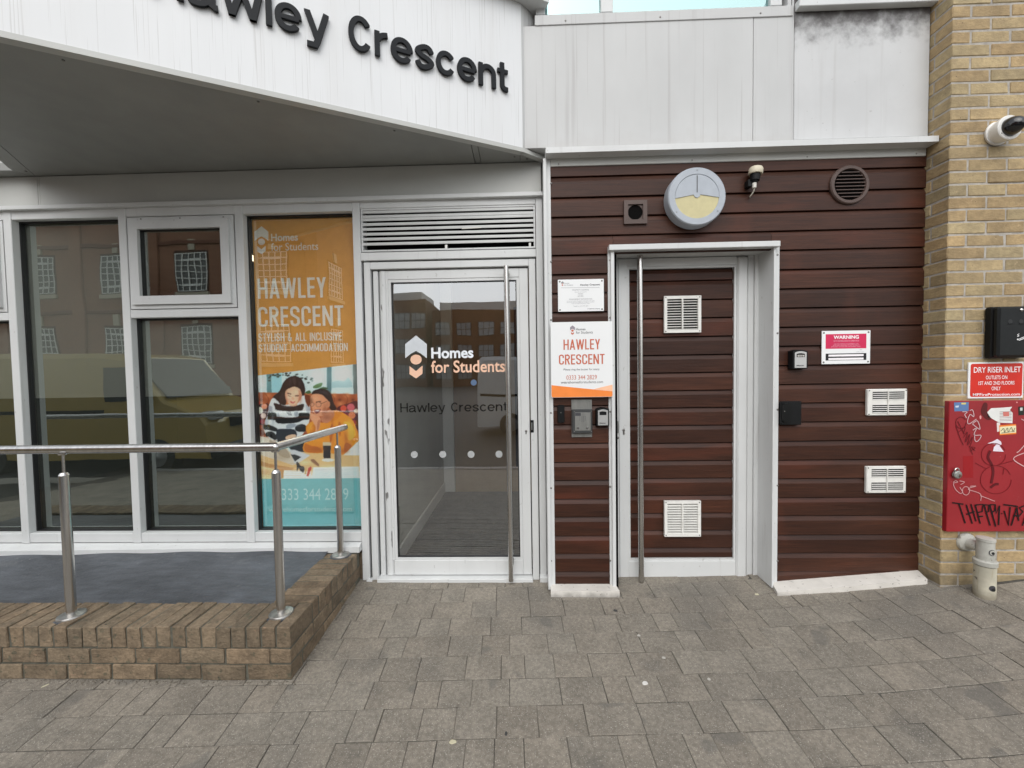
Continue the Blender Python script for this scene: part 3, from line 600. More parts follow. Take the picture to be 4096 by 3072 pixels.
# soffit sheets between fascia and facade, with open joints
ret = Vector((-3.482 + .117, 0)); rdir = Vector((.6464, -1.0))       # joint line near the left edge; the canopy edge runs parallel to it
def lin_x(off, y): return -3.365 + off - rdir.x * y
def yfas(x): return cP1.y + cdir.y * (x - cP1.x) / cdir.x
def poly(name, pts, mat, z0, z1): MB().prism([(a, b_, z0) for a, b_ in pts], [(a, b_, z1) for a, b_ in pts]).build(name, mat, canopy)
def meet(off):                                  # where a line parallel to the left edge meets the back of the fascia
    t = (.131 - .03 + .4727 * (.02 - (-3.365 + off))) / (1 + .4727 * rdir.x); return (-3.365 + off + rdir.x * t, -t)
q1, q2_ = meet(.003), meet(-.003); q3 = meet(-.117)
yb2 = lambda x: yfas(x) + .035
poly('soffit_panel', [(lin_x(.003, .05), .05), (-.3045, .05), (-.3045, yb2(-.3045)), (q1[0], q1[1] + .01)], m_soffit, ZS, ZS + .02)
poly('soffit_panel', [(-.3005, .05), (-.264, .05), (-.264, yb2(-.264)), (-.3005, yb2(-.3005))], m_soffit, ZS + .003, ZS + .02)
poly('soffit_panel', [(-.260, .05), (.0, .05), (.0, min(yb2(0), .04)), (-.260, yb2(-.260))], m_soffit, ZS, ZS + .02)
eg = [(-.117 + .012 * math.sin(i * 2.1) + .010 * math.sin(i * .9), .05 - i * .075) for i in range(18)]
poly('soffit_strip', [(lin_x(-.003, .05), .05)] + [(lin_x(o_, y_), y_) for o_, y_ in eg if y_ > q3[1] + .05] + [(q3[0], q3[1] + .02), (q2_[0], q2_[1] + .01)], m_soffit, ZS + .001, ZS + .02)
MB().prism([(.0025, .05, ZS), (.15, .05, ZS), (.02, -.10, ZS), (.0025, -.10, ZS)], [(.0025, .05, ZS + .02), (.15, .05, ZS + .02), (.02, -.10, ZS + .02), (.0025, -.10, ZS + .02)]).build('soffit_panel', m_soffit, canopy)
poly('deck', [(lin_x(-.10, .04), .04), (.13, .04), (.0, -.09), (q3[0] + .01, q3[1] + .03)], m_dark, ZS + .021, ZS + .06)
poly('side_fascia', [(lin_x(-.117, .04), .04), (lin_x(-.087, .04), .04), (cP2.x + .03, cP2.y + .03), (cP2.x, cP2.y)], m_white, ZS + .022, FT)
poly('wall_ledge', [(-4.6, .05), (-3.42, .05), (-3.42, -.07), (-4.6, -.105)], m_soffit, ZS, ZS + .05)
for px, py in ((253, 241), (1033, 407), (1577, 523), (2058, 627), (2108, 636), (104, 685)):
    p = atz(px, py, ZS - .001); MB().cyl((p.x, p.y, ZS - .003), (p.x, p.y, ZS + .001), .006, n=8).build('rivet', m_screw, canopy)
# ledge of the bay above the canopy
lz = FT
slab(.0 - .16, SL, .075, -.2, lz + .002, lz + .035, 'upper_ledge', m_frame)
slab(.0 - .12, SL, .03, -.2, lz + .036, lz + .6, 'bay_panel', M('bay_brown', (.12, .09, .07), .6))
slab(.0 - .16, -.06, .07, -.2, lz + .036, lz + .6, 'bay_post', m_frame)
# lettering on the fascia: each letter a solid cut letter
FN = Vector((cn.x, cn.y, 0)); FO = Vector((cP1.x, cP1.y, 0)); FD = Vector((-cdir.x, -cdir.y, 0))   # FD runs left to right
def onf(px, py):
    d = ray(px, py); t = (FO - CAM).dot(FN) / d.dot(FN); p = CAM + d * t; return (p - FO).dot(FD), p.z
K2 = crop(1200, 0, .6329)
sC = onf(*K2(305, 240))[0]; sT = onf(*K2(1308, 560))[0]
zC0 = onf(*K2(420, 350))[1]; zC1 = onf(*K2(400, 133))[1]; zb1 = onf(*K2(1215, 563))[1]
letters = thing('sign_lettering', 'large dark grey raised letters on the white canopy fascia', 'lettering', (fp(1, .01)[0], fp(1, .01)[1], ZS + .4))
m_let = M('anthracite_letters', (.011, .0125, .015), .55, spec=.2)
LS_, LK, LG = .145, 1.08, .06
lay_c, wC = layout('Crescent', LS_, LK, LG); lay_a, wA = layout('Hawley Crescent', LS_, LK, LG)
kx = (sT - sC) / wC; kz = zC1 - zC0; z00 = (zC0 + zb1) / 2
def f3(s, z, d): return FO + FD * s + FN * d + Vector((0, 0, z))
for ch, st, a_, b_ in lay_a:
    mb = MB(); n = 0
    for t in st:
        n += 1; d = .020 + n * .0003
        for q in t:
            P2 = [(sT - (wA - a) * kx, z00 + b * kz) for a, b in q]
            mb.prism([f3(a, c, d) for a, c in P2], [f3(a, c, .006 - n * .0002) for a, c in P2])
    mb.build('letter', m_let, letters)

# ------------------------------------------------------------------ beam under the canopy and window head flashing
beam = thing('fascia_beam', 'plain grey-white beam panels under the canopy soffit', 'beam', (-1.8, .012, 2.66))
zb0 = ZZ(800, 801, 0) - .004; xj = XX(157, 760, .012)
B('beam_panel', m_beam, beam, -4.6, xj - .012, .012, .1, zb0, ZS - .004, .002)
B('beam_panel', m_beam, beam, xj + .0015, .142, .012, .1, zb0, ZS - .004, .004)
B('cover_strip', m_beam, beam, xj - .0115, xj + .001, .014, .1, zb0, ZS - .004, .001)
xs_ = XX(428, 820, -.03)
for a, c in ((-4.6, xs_ - .001), (xs_ + .001, .150)): B('head_flashing', m_frame, beam, a, c, -.03, .05, ZZ(800, 818, -.03), ZZ(800, 802, -.03), .002)
B('beam_back', m_dark, beam, -4.6, .15, .03, .098, 2.63, zb0 - .001, 0)

# ------------------------------------------------------------------ shopfront windows
YG = .07
zh1 = ZZ(800, 819, 0); zh0 = ZZ(1100, 852, 0); zr1 = ZZ(800, 2131, 0); zr0 = ZZ(800, 2168, 0)
mull = [(62, 93), (513, 544), (971, 1003), (1433, 1459)]
mx = [(XX(a, 1700, 0), XX(c, 1700, 0)) for a, c in mull]
m_film_up = film('frosted_film', (.205, .21, .185), .85); m_film_lo = film('lower_film', (.03, .036, .033), .55)
zf = ZZ(600, 1586, YG)
def bay(label, x0, x1, mullx, sash=None, poster=False):
    t = thing('shop_window', label, 'window', ((x0 + x1) / 2, 0, zr0), 'white framed shop windows')
    B('mullion', m_frame, t, mullx[0], mullx[1], -.004, YG - .001, zr0 - .004, zh1, .003)
    B('head_rail', m_frame, t, x0, x1, 0, YG + .03, zh0, zh1, .003)
    B('bottom_rail', m_frame, t, x0, x1, 0, YG + .03, zr0, zr1, .003)
    lz1 = zh0
    if sash:
        tz1, tz0 = sash; lz1 = tz0
        B('transom', m_frame, t, x0, x1, -.001, YG + .03, tz0, tz1, .003)
        s = MB().frame(x0 + .008, x1 - .008, tz1 + .006, zh0 - .006, .026, -.002, .05).build('sash_frame', m_frame, t)
        MB().frame(x0 + .034, x1 - .034, tz1 + .034, zh0 - .034, .058, -.022, .045).build('sash', m_frame, t)
        B('gasket', m_black, t, x0 + .0005, x1 - .0005, .052, .056, tz1 + .0005, zh0 - .0005, 0) if False else None
        MB().frame(x0 + .0925, x1 - .0925, tz1 + .0925, zh0 - .0925, .004, .0, .03).build('gasket', m_black, t)
        B('pane', m_gl_win, t, x0 + .093, x1 - .093, .018, .022, tz1 + .093, zh0 - .093, 0)
        for k in (.12, .5, .92): MB().lathe((x0 + .02 + (x1 - x0 - .04) * k, -.002, zh0 - .018), (0, -1, 0), [(0, .005), (.003, .003)], 10).build('screw', m_screw, t)
    MB().frame(x0 + .0005, x1 - .0005, zr1 + .0005, lz1 - .0005, .009, YG - .028, YG).build('gasket', m_black, t)
    B('pane', m_gl_win, t, x0 + .001, x1 - .001, YG + .0005, YG + .005, zr1 + .001, lz1 - .001, 0)
    if not poster:
        B('frosted_film', m_film_up, t, x0 + .002, x1 - .002, YG + .0075, YG + .0085, zf, lz1 - .002, 0)
        B('dark_film', m_film_lo, t, x0 + .002, x1 - .002, YG + .0075, YG + .0085, zr1 + .002, zf - .001, 0)
    return t
sz = (ZZ(800, 1235, 0), ZZ(800, 1267, 0))
bay('leftmost shop window with opening top light, cut by the photo edge', mx[0][0] - .86, mx[0][0], (mx[0][0] - .915, mx[0][0] - .86), sz)
bay('tall fixed shop window pane without any transom', mx[0][1], mx[1][0], mx[0])
bay('shop window with a white top-hung opening sash', mx[1][1], mx[2][0], mx[1], sz)
tp = bay('shop window holding the orange poster beside the glass door', mx[2][1], mx[3][0], mx[2], poster=True)
# sill under the windows, deeper to the left
sill = MB(); xa, xb = -4.5, XX(1447, 2190, 0)
ya_, yb_ = -.085, -.045
sill.prism([(xa, .05, zr0 - .002), (xa, -.002, zr0 - .006), (xa, ya_, zr0 - .030), (xa, ya_, zr0 - .075), (xa, .05, zr0 - .075)],
           [(xb, .05, zr0 - .002), (xb, -.002, zr0 - .006), (xb, yb_, zr0 - .022), (xb, yb_, zr0 - .060), (xb, .05, zr0 - .060)])
so_ = sill.build('window_sill', m_frame, None); so_['label'] = 'long white metal sill running under the shop windows'; so_['category'] = 'sill'

# ------------------------------------------------------------------ poster with printed photograph
YPo = YG + .009
pp = thing('window_poster', 'orange and teal advertising poster with two people photographed, behind glass', 'poster', (-1.5, YPo, .4))
px0, px1 = mx[2][1] + .012, mx[3][0] - .003; pzt, pzb = zh0 - .012, zr1 + .012
KP = crop(950, 1450, .422); KT = crop(950, 850, .3917)
def q2(k, pts, Y=YPo): return [(p.x, p.z) for p in (at(*k(*c), Y) for c in pts)]
MB().plate([(px0, pzb), (px1, pzb), (px1, pzt), (px0, pzt)], YPo, .0008).build('poster_sheet', P_('print_orange', 238, 174, 84), pp)
zteal = ZZ(1200, 1450 + .422 * 1100, YPo)
MB().plate([(px0, pzb), (px1, pzb), (px1, zteal), (px0, zteal)], YPo - .0003, .0002).build('print_teal', P_('print_teal', 128, 206, 212), pp)
zA = ZZ(1008, 1450 + .422 * 124, YPo); zB = ZZ(1428, 1450 + .422 * 10, YPo)
import numpy as np
GX, GY = 300, 320; CX0, CX1, CY0, CY1 = 130.0, 1168.0, 0.0, 1106.0     # the printed photograph, painted in poster units and laid down as coloured print dots
gx_, gy_ = np.meshgrid(np.linspace(CX0, CX1, GX), np.linspace(CY0, CY1, GY)); IMG = np.zeros((GY, GX, 3)); IMG[:] = (206, 228, 230)
def soft(m_, n=1):
    for _ in range(n):
        p_ = np.pad(m_, 1, mode='edge'); m_ = (p_[1:-1, 1:-1] * 2 + p_[:-2, 1:-1] + p_[2:, 1:-1] + p_[1:-1, :-2] + p_[1:-1, 2:]) / 6
    return m_
def inside(P):
    m_ = np.zeros(gx_.shape, bool); n = len(P)
    for a in range(n):
        (x1, y1), (x2, y2) = P[a], P[(a + 1) % n]
        if y1 == y2: continue
        m_ ^= ((y1 > gy_) != (y2 > gy_)) & (gx_ < (x2 - x1) * (gy_ - y1) / (y2 - y1) + x1)
    return m_.astype(float)
def pr_(name, col, pts, sm=True, k=None, blur=1, op=1.0):
    m_ = soft(inside(smoothpoly(pts) if sm else pts), blur)[..., None] * op; IMG[:] = IMG * (1 - m_) + np.array(col, float) * m_
def air(col, cx, cy, rx, ry, op, ang=0.0):     # airbrushed tone
    a = math.radians(ang); dx_, dy_ = gx_ - cx, gy_ - cy; u = (dx_ * math.cos(a) + dy_ * math.sin(a)) / rx; v = (-dx_ * math.sin(a) + dy_ * math.cos(a)) / ry
    m_ = (op * np.exp(-(u * u + v * v)))[..., None]; IMG[:] = IMG * (1 - m_) + np.array(col, float) * m_
def line_(col, pts, wd, op=1.0):
    for q in strip(smoothline(pts, 4), wd): pr_('', col, q, False, blur=0, op=op)
def el(cx, cy, rx, ry, n=14): return [(cx + rx * math.cos(2 * math.pi * i / n), cy + ry * math.sin(2 * math.pi * i / n)) for i in range(n)]
pr_('window_bar', (96, 146, 150), [(275, 108), (322, 102), (325, 292), (280, 290)], False)
pr_('window_bar', (90, 134, 140), [(848, 44), (892, 38), (890, 300), (845, 298)], False)
pr_('window_bar', (110, 128, 128), [(1092, 18), (1134, 12), (1138, 300), (1100, 300)], False)
pr_('window_haze', (160, 205, 212), [(325, 105), (420, 95), (420, 290), (328, 292)], False)
pr_('skyline', (170, 200, 204), [(895, 185), (960, 170), (1010, 180), (1050, 140), (1085, 190), (1090, 235), (895, 240)], False)
rp = random.Random(11)
for i in range(46):
    a = rp.uniform(300, 720); b_ = 105 + rp.gauss(0, 22) + abs(a - 480) * .28 * (1 if a > 480 else .55); s = rp.uniform(8, 17)
    pr_('leaf', rp.choice([(40, 66, 60), (58, 84, 74), (30, 50, 46)]), el(a, b_, s, s * .55, 6), False)
pr_('sofa', (168, 92, 56), [(140, 282), (700, 292), (1145, 300), (1150, 640), (1140, 760), (140, 740)], False)
for i in range(9):
    for j in range(3):
        cx, cy = 170 + i * 125 + (j % 2) * 62, 322 + j * 78; air((216, 150, 104), cx - 6, cy - 8, 34, 26, .75); air((96, 44, 24), cx + 50, cy + 34, 16, 14, .8)
for i in range(10): line_((112, 56, 32), [(130 + i * 125, 290), (170 + i * 125, 350), (130 + i * 125, 440)], 6, .6)
pr_('cushion', (72, 30, 38), [(140, 380), (210, 395), (300, 400), (300, 600), (220, 590), (140, 610)])
pr_('cushion', (90, 36, 46), [(940, 440), (1040, 392), (1145, 380), (1150, 640), (1050, 560)])
for cx, cy, r_, c_ in ((210, 455, 34, (226, 222, 206)), (255, 415, 28, (222, 140, 96)), (190, 385, 22, (190, 60, 60)), (245, 505, 26, (226, 200, 190)), (180, 540, 28, (196, 84, 54)), (240, 560, 24, (150, 40, 60)), (1005, 435, 30, (208, 90, 70)), (1075, 425, 36, (206, 110, 120)), (1020, 492, 30, (120, 30, 60)), (1085, 500, 34, (210, 130, 90)), (1125, 460, 22, (220, 200, 180)), (1100, 570, 28, (150, 40, 60))):
    pr_('cushion_dot', c_, el(cx, cy, r_, r_))
pr_('plant_leaf', (76, 120, 66), [(715, 232), (750, 205), (805, 192), (790, 230), (740, 246)])
pr_('plant_leaf', (54, 96, 62), [(770, 250), (815, 232), (860, 245), (820, 258)])
pr_('plant_leaf', (64, 108, 70), [(640, 285), (680, 264), (700, 285), (670, 296)])
# first printed person: dark hair, striped jumper
pr_('hair', (34, 28, 32), [(335, 330), (400, 270), (435, 190), (490, 140), (545, 128), (600, 150), (635, 215), (640, 280), (615, 330), (560, 320), (470, 340), (455, 400), (400, 430), (360, 380)])
pr_('jumper', (214, 217, 218), [(340, 335), (300, 400), (290, 470), (262, 570), (250, 640), (300, 720), (380, 740), (560, 730), (640, 650), (680, 560), (690, 430), (670, 350), (620, 312), (560, 380), (470, 400), (420, 400)])
pr_('stripe', (30, 30, 34), [(348, 383), (440, 410), (540, 412), (628, 392), (622, 440), (600, 455), (500, 462), (372, 450), (355, 420)])
pr_('stripe', (30, 30, 34), [(298, 464), (340, 470), (370, 490), (366, 544), (320, 542), (284, 536)])
pr_('stripe', (30, 30, 34), [(368, 514), (470, 522), (570, 514), (585, 480), (630, 476), (682, 484), (676, 538), (620, 545), (575, 566), (480, 578), (374, 572)])
pr_('stripe', (30, 30, 34), [(250, 592), (300, 590), (375, 625), (370, 655), (300, 640), (248, 630)])
pr_('stripe', (30, 30, 34), [(548, 610), (600, 585), (650, 600), (640, 655), (560, 650)])
pr_('stripe', (30, 30, 34), [(272, 665), (330, 655), (372, 700), (360, 735), (300, 705), (270, 700)])
pr_('skirt', (38, 46, 58), [(375, 640), (470, 630), (545, 640), (560, 700), (480, 740), (380, 740)])
pr_('neck', (214, 168, 140), [(480, 350), (560, 350), (560, 410), (500, 408)])
pr_('face', (232, 190, 162), [(450, 255), (470, 235), (530, 225), (590, 245), (612, 290), (602, 345), (570, 385), (520, 408), (480, 385), (455, 330)])
pr_('fringe', (34, 28, 32), [(440, 300), (446, 225), (490, 180), (545, 165), (600, 190), (625, 260), (612, 300), (590, 250), (540, 228), (490, 245), (462, 262)])
pr_('brow', (60, 40, 36), [(472, 285), (500, 292), (515, 302), (498, 302), (474, 296)])
pr_('eye', (50, 34, 32), [(475, 308), (505, 318), (512, 326), (490, 322)])
pr_('brow', (60, 40, 36), [(548, 312), (580, 310), (582, 318), (550, 322)])
pr_('nose_shade', (206, 150, 122), [(520, 320), (538, 345), (520, 352), (510, 345)])
pr_('mouth', (180, 60, 64), [(498, 362), (525, 374), (550, 368), (530, 388), (508, 382)])
pr_('teeth', (240, 235, 230), [(506, 368), (526, 377), (544, 372), (526, 381)])
# table, laptop
pr_('table', (222, 190, 140), [(140, 845), (330, 840), (700, 850), (1160, 872), (1160, 1102), (140, 1102)], False)
pr_('table_front', (196, 150, 96), [(140, 905), (300, 960), (540, 1000), (420, 1102), (140, 1102)], False)
pr_('table_light', (236, 212, 170), [(150, 960), (350, 1010), (330, 1100), (150, 1100)], False)
pr_('chair_shadow', (40, 44, 54), [(380, 720), (640, 720), (650, 850), (520, 840), (480, 800), (380, 770)], False)
pr_('laptop_lid', (214, 204, 190), [(140, 690), (280, 708), (470, 800), (545, 965), (520, 972), (400, 930), (230, 880), (140, 860)], False)
pr_('laptop_base', (206, 208, 212), [(490, 830), (540, 826), (690, 880), (560, 965), (540, 960)], False)
pr_('keyboard', (52, 52, 56), [(505, 870), (545, 872), (605, 895), (545, 938)], False)
pr_('hand', (232, 190, 162), [(455, 705), (520, 680), (560, 690), (540, 720), (500, 760), (470, 740)])
# second printed person: yellow hoodie
pr_('hoodie', (226, 152, 44), [(900, 470), (960, 458), (1040, 500), (1100, 560), (1140, 660), (1150, 740), (1010, 870), (880, 860), (640, 850), (635, 760), (690, 740), (650, 640), (660, 590), (740, 545), (800, 570), (880, 560)])
pr_('hoodie_shade', (196, 118, 30), [(640, 770), (700, 790), (760, 800), (800, 850), (650, 848)])
pr_('hoodie_light', (240, 180, 70), [(1010, 560), (1080, 590), (1120, 680), (1060, 740), (1020, 660)])
pr_('hood', (214, 140, 36), [(900, 470), (960, 460), (985, 490), (930, 545), (860, 575), (820, 560)])
pr_('neck', (196, 136, 104), [(800, 500), (890, 440), (920, 500), (860, 570), (800, 560)])
pr_('hair', (30, 28, 34), [(705, 300), (730, 262), (800, 250), (860, 265), (895, 320), (910, 380), (940, 440), (890, 450), (850, 400), (760, 330)])
pr_('face', (216, 158, 124), [(690, 380), (696, 320), (730, 296), (800, 305), (840, 340), (862, 372), (850, 440), (810, 500), (770, 510), (725, 480), (705, 430)])
pr_('ear', (206, 146, 112), el(862, 395, 18, 30, 10))
pr_('eye', (48, 34, 32), [(708, 388), (730, 392), (722, 400)])
pr_('eye', (48, 34, 32), [(752, 396), (782, 398), (770, 408)])
pr_('brow', (60, 40, 36), [(745, 372), (785, 366), (790, 374), (750, 380)])
pr_('glasses', (120, 84, 66), el(768, 398, 27, 25, 14)); pr_('lens', (214, 160, 130), el(768, 398, 23, 21, 14))
pr_('glasses', (120, 84, 66), el(708, 396, 20, 22, 14)); pr_('lens', (214, 160, 130), el(708, 396, 16, 18, 14))
pr_('glasses_arm', (120, 84, 66), [(792, 388), (845, 366), (846, 371), (793, 394)], False)
pr_('mouth', (120, 34, 40), [(728, 452), (760, 445), (790, 446), (770, 476), (742, 482)])
pr_('teeth', (244, 238, 232), [(732, 454), (760, 448), (786, 449), (760, 460)])
pr_('forearm', (220, 166, 132), [(690, 480), (730, 490), (782, 520), (785, 570), (770, 640), (720, 648), (724, 580), (690, 530)])
# table things
pr_('glass', (206, 190, 160), [(808, 755), (888, 755), (882, 920), (815, 920)], False)
pr_('drink', (48, 36, 38), [(812, 788), (885, 790), (880, 908), (818, 908)], False)
pr_('coaster', (232, 226, 216), el(858, 925, 58, 15)); pr_('drink', (48, 36, 38), [(816, 860), (881, 860), (880, 908), (818, 908)], False)
pr_('phone', (150, 110, 84), [(690, 920), (725, 915), (775, 965), (770, 990), (700, 940)], False)
pr_('paper', (226, 232, 232), [(440, 1020), (700, 1030), (705, 1100), (436, 1100)], False)
pr_('paper', (214, 226, 230), [(720, 995), (1150, 985), (1160, 1100), (700, 1100)], False)
pr_('paper', (230, 236, 238), [(1000, 880), (1150, 740), (1156, 880)], False)
pr_('pen', (190, 60, 40), [(672, 1000), (690, 985), (705, 995), (672, 1080), (655, 1075)], False)
pr_('pen', (200, 170, 110), [(640, 1000), (655, 988), (660, 1000), (650, 1060), (636, 1055)], False)
pr_('spectacles', (40, 36, 40), [(560, 945), (580, 950), (600, 980), (632, 990), (628, 1040), (600, 1030), (580, 1000), (565, 1030), (562, 985)])
for n_, c_, p_ in (('hair_light', (74, 60, 60), [(520, 150), (545, 140), (556, 190), (545, 222), (528, 190)]), ('hair_light', (62, 50, 52), [(400, 330), (430, 280), (440, 330), (425, 390), (400, 400)]), ('face_shade', (205, 152, 124), [(578, 262), (608, 292), (600, 345), (566, 384), (584, 330)]), ('face_shade', (205, 152, 124), [(452, 300), (466, 330), (484, 378), (470, 370), (455, 335)]),
        ('jumper_shade', (164, 170, 178), [(300, 410), (330, 425), (322, 470), (296, 462)]), ('jumper_shade', (168, 174, 182), [(646, 400), (684, 420), (686, 470), (655, 472)]), ('jumper_shade', (172, 178, 186), [(385, 470), (400, 500), (392, 515), (376, 510)]), ('jumper_shade', (170, 176, 184), [(540, 470), (575, 465), (570, 505), (545, 508)]), ('jumper_shade', (160, 168, 178), [(470, 590), (545, 580), (540, 612), (470, 628)]), ('jumper_shade', (176, 182, 190), [(264, 540), (300, 545), (290, 585), (260, 585)]),
        ('hoodie_fold', (190, 112, 26), [(884, 600), (902, 590), (896, 720), (880, 760), (872, 690)]), ('hoodie_fold', (194, 116, 30), [(960, 560), (985, 600), (976, 700), (955, 650)]), ('hoodie_fold', (186, 108, 28), [(1024, 760), (1084, 790), (1030, 850), (1010, 830)]), ('hoodie_fold', (198, 122, 34), [(700, 600), (730, 590), (740, 640), (700, 720), (685, 680)]), ('cheek', (196, 132, 100), [(806, 440), (846, 430), (826, 482), (800, 496)]), ('hair_light', (58, 52, 58), [(770, 268), (830, 274), (868, 310), (820, 296)]), ('wrist_shade', (190, 132, 100), [(760, 560), (784, 545), (772, 630), (752, 640)]),
        ('laptop_shade', (178, 164, 146), [(300, 740), (450, 808), (500, 900), (400, 880)]), ('sofa_shade', (112, 54, 30), [(150, 640), (240, 640), (250, 690), (150, 690)]), ('sofa_shade', (120, 60, 34), [(640, 310), (690, 320), (680, 420), (650, 380)])): pr_(n_, c_, p_)
# modelling tones
for a in ((236, 246, 246, 760, 130, 90, 90, .6), (240, 248, 248, 1000, 110, 90, 80, .7), (236, 246, 246, 210, 190, 70, 60, .6), (250, 218, 194, 505, 330, 34, 40, .6), (250, 214, 190, 560, 280, 30, 24, .5), (186, 124, 100, 595, 340, 16, 40, .6), (196, 140, 112, 462, 300, 12, 40, .5), (226, 150, 134, 482, 352, 22, 16, .45), (232, 182, 148, 740, 340, 40, 26, .6), (170, 108, 80, 830, 440, 22, 50, .6), (226, 170, 140, 735, 420, 22, 22, .5), (160, 100, 74, 850, 520, 40, 22, .7),
          (86, 74, 78, 500, 180, 16, 44, .6), (80, 70, 74, 590, 200, 12, 40, .5), (76, 74, 82, 800, 285, 44, 10, .55), (60, 40, 36, 700, 360, 14, 30, .4), (250, 196, 92, 1060, 600, 40, 60, .6), (248, 190, 84, 700, 620, 24, 40, .5), (170, 92, 20, 900, 640, 14, 120, .5), (160, 86, 20, 1030, 700, 20, 90, .45), (172, 96, 24, 760, 820, 70, 22, .6), (164, 90, 22, 1000, 840, 60, 30, .5),
          (240, 242, 244, 420, 480, 40, 16, .6), (150, 158, 168, 560, 480, 16, 40, .5), (150, 158, 168, 335, 540, 14, 60, .5), (236, 238, 240, 310, 560, 24, 20, .5), (150, 158, 168, 560, 600, 40, 12, .5), (240, 240, 240, 640, 440, 22, 26, .5), (150, 150, 156, 470, 420, 60, 10, .4), (240, 232, 220, 220, 760, 60, 50, .5), (170, 150, 124, 420, 900, 80, 40, .5), (244, 226, 190, 640, 950, 60, 24, .6), (190, 150, 100, 250, 1040, 90, 30, .5), (244, 232, 204, 880, 1000, 120, 30, .5)): air(a[:3], *a[3:])
for i in range(14): line_((60, 48, 50), [(470 + i * 9, 160 + abs(i - 8) * 6), (440 + i * 10, 230), (380 + i * 6, 330 + i * 4)], 3, .35) if i < 6 else None
for i in range(9): line_((186, 146, 92), [(140, 900 + i * 24), (400, 950 + i * 20), (700, 960 + i * 18)], 3, .35)
for i in range(6): line_((176, 192, 200), [(740, 1020 + i * 13), (950, 1010 + i * 13), (1130, 1008 + i * 13)], 2.5, .5)
for i in range(4): line_((60, 62, 70), [(460 + i * 12, 455), (470 + i * 11, 475), (490 + i * 8, 500)], 4, .7)
line_((206, 186, 160), [(190, 200), (230, 180), (275, 195)], 3, .4); line_((240, 244, 246), [(140, 470), (600, 458), (1150, 452)], 4, .35)
IMG[:] = np.clip((IMG - 128) * 1.22 + 136, 8, 252)
ng = 210; V = []; F = []; CO = []
for b_ in range(ng + 1):
    for a in range(ng + 1):
        x = px0 + (px1 - px0) * a / ng; zt_ = zA + (zB - zA) * a / ng; z = zteal + (zt_ - zteal) * b_ / ng; V.append((x, YPo - .0007, z))
        u, v = px_of((x, YPo, z)); u = ((u - 950) / .422 - CX0) / (CX1 - CX0) * (GX - 1); v = ((v - 1450) / .422 - CY0) / (CY1 - CY0) * (GY - 1)
        u = min(max(u, 0), GX - 1.001); v = min(max(v, 0), GY - 1.001); iu, iv = int(u), int(v); fu, fv = u - iu, v - iv
        c = (IMG[iv, iu] * (1 - fu) + IMG[iv, iu + 1] * fu) * (1 - fv) + (IMG[iv + 1, iu] * (1 - fu) + IMG[iv + 1, iu + 1] * fu) * fv; CO += [*lin(*[float(min(255, k_ * 1.03)) for k_ in c]), 1.0]
for b_ in range(ng):
    for a in range(ng): F.append((b_ * (ng + 1) + a, b_ * (ng + 1) + a + 1, (b_ + 1) * (ng + 1) + a + 1, (b_ + 1) * (ng + 1) + a))
m_photo = bpy.data.materials.new('printed_photograph'); m_photo.use_nodes = True; t_ = m_photo.node_tree; an = t_.nodes.new('ShaderNodeAttribute'); an.attribute_name = 'ink'
t_.links.new(an.outputs['Color'], t_.nodes['Principled BSDF'].inputs['Base Color']); t_.nodes['Principled BSDF'].inputs['Roughness'].default_value = .4
po = MB().add(V, F).build('print_photograph', m_photo, pp); at_ = po.data.color_attributes.new('ink', 'FLOAT_COLOR', 'POINT'); at_.data.foreach_set('color', CO)
YT = YPo - .0012
m_pt = P_('print_cream', 250, 242, 232); m_pt2 = P_('print_ice', 200, 238, 240)
def pt(body, c, k=KT, mat=m_pt, bold=0.0):
    a = k(c[0], c[1]); b_ = k(c[2], c[3]); text_on('poster_text', body, R4(*a, *b_, YPo), YT, mat, pp, bold)
pt('Homes', (343, 215, 618, 292), bold=.022); pt('for Students', (343, 308, 825, 388), bold=.004)
for b_, c in (('HAWLEY', (207, 668, 905, 874)), ('CRESCENT', (213, 957, 1083, 1162)), ('STYLISH & ALL INCLUSIVE', (215, 1228, 1065, 1312)), ('STUDENT ACCOMMODATION', (217, 1340, 1127, 1420))): caps_on('poster_text', b_, R4(*KT(c[0], c[1]), *KT(c[2], c[3]), YPo), YT, m_pt, pp)
pt('0333 344 2829', (360, 1193, 1052, 1303), KP, m_pt2); pt('wearehomesforstudents.com', (297, 1366, 1084, 1412), KP, m_pt2)
logo(pp, KT, YT, m_pt, m_pt, (244, 140, 71, 425))

# ------------------------------------------------------------------ glass entrance door with its frame
ed = thing('entrance_door', 'white framed glass entrance door with long steel pull bar', 'door', (XX(1820, 1806, 0), 0, 0))
ex = lambda px: XX(px, 1806, 0)
ez = lambda py: ZZ(1800, py, 0)
zth = .022
B('outer_jamb', m_frame, ed, mx[3][0] + .001, ex(1466), -.003, .10, .0, zh1, .003)
B('frame_jamb', m_frame, ed, ex(1475), ex(1500), 0, .10, .0, ez(1042), .003)
B('frame_gap', m_black, ed, ex(1466) + .0005, ex(1475) - .0005, .03, .1, 0, ez(1042), 0)
B('frame_jamb', m_frame, ed, ex(1507), ex(1526), .018, .10, zth, ez(1075), .003)
B('frame_gap', m_black, ed, ex(1500) + .0005, ex(1507) - .0005, .04, .1, 0, ez(1042), 0)
B('frame_jamb', m_frame, ed, ex(2125), ex(2151), 0, .10, .0, ez(1042), .003)
B('frame_gap', m_black, ed, ex(2151) + .0005, ex(2155) - .0005, .03, .1, 0, ez(1042), 0)
B('outer_jamb', m_frame, ed, ex(2155), ex(2184) - .004, -.003, .10, .02, zh1, .003)
B('jamb_foot', m_frame, ed, ex(2153), ex(2186) - .004, -.03, .02, -.02, .035, .003)
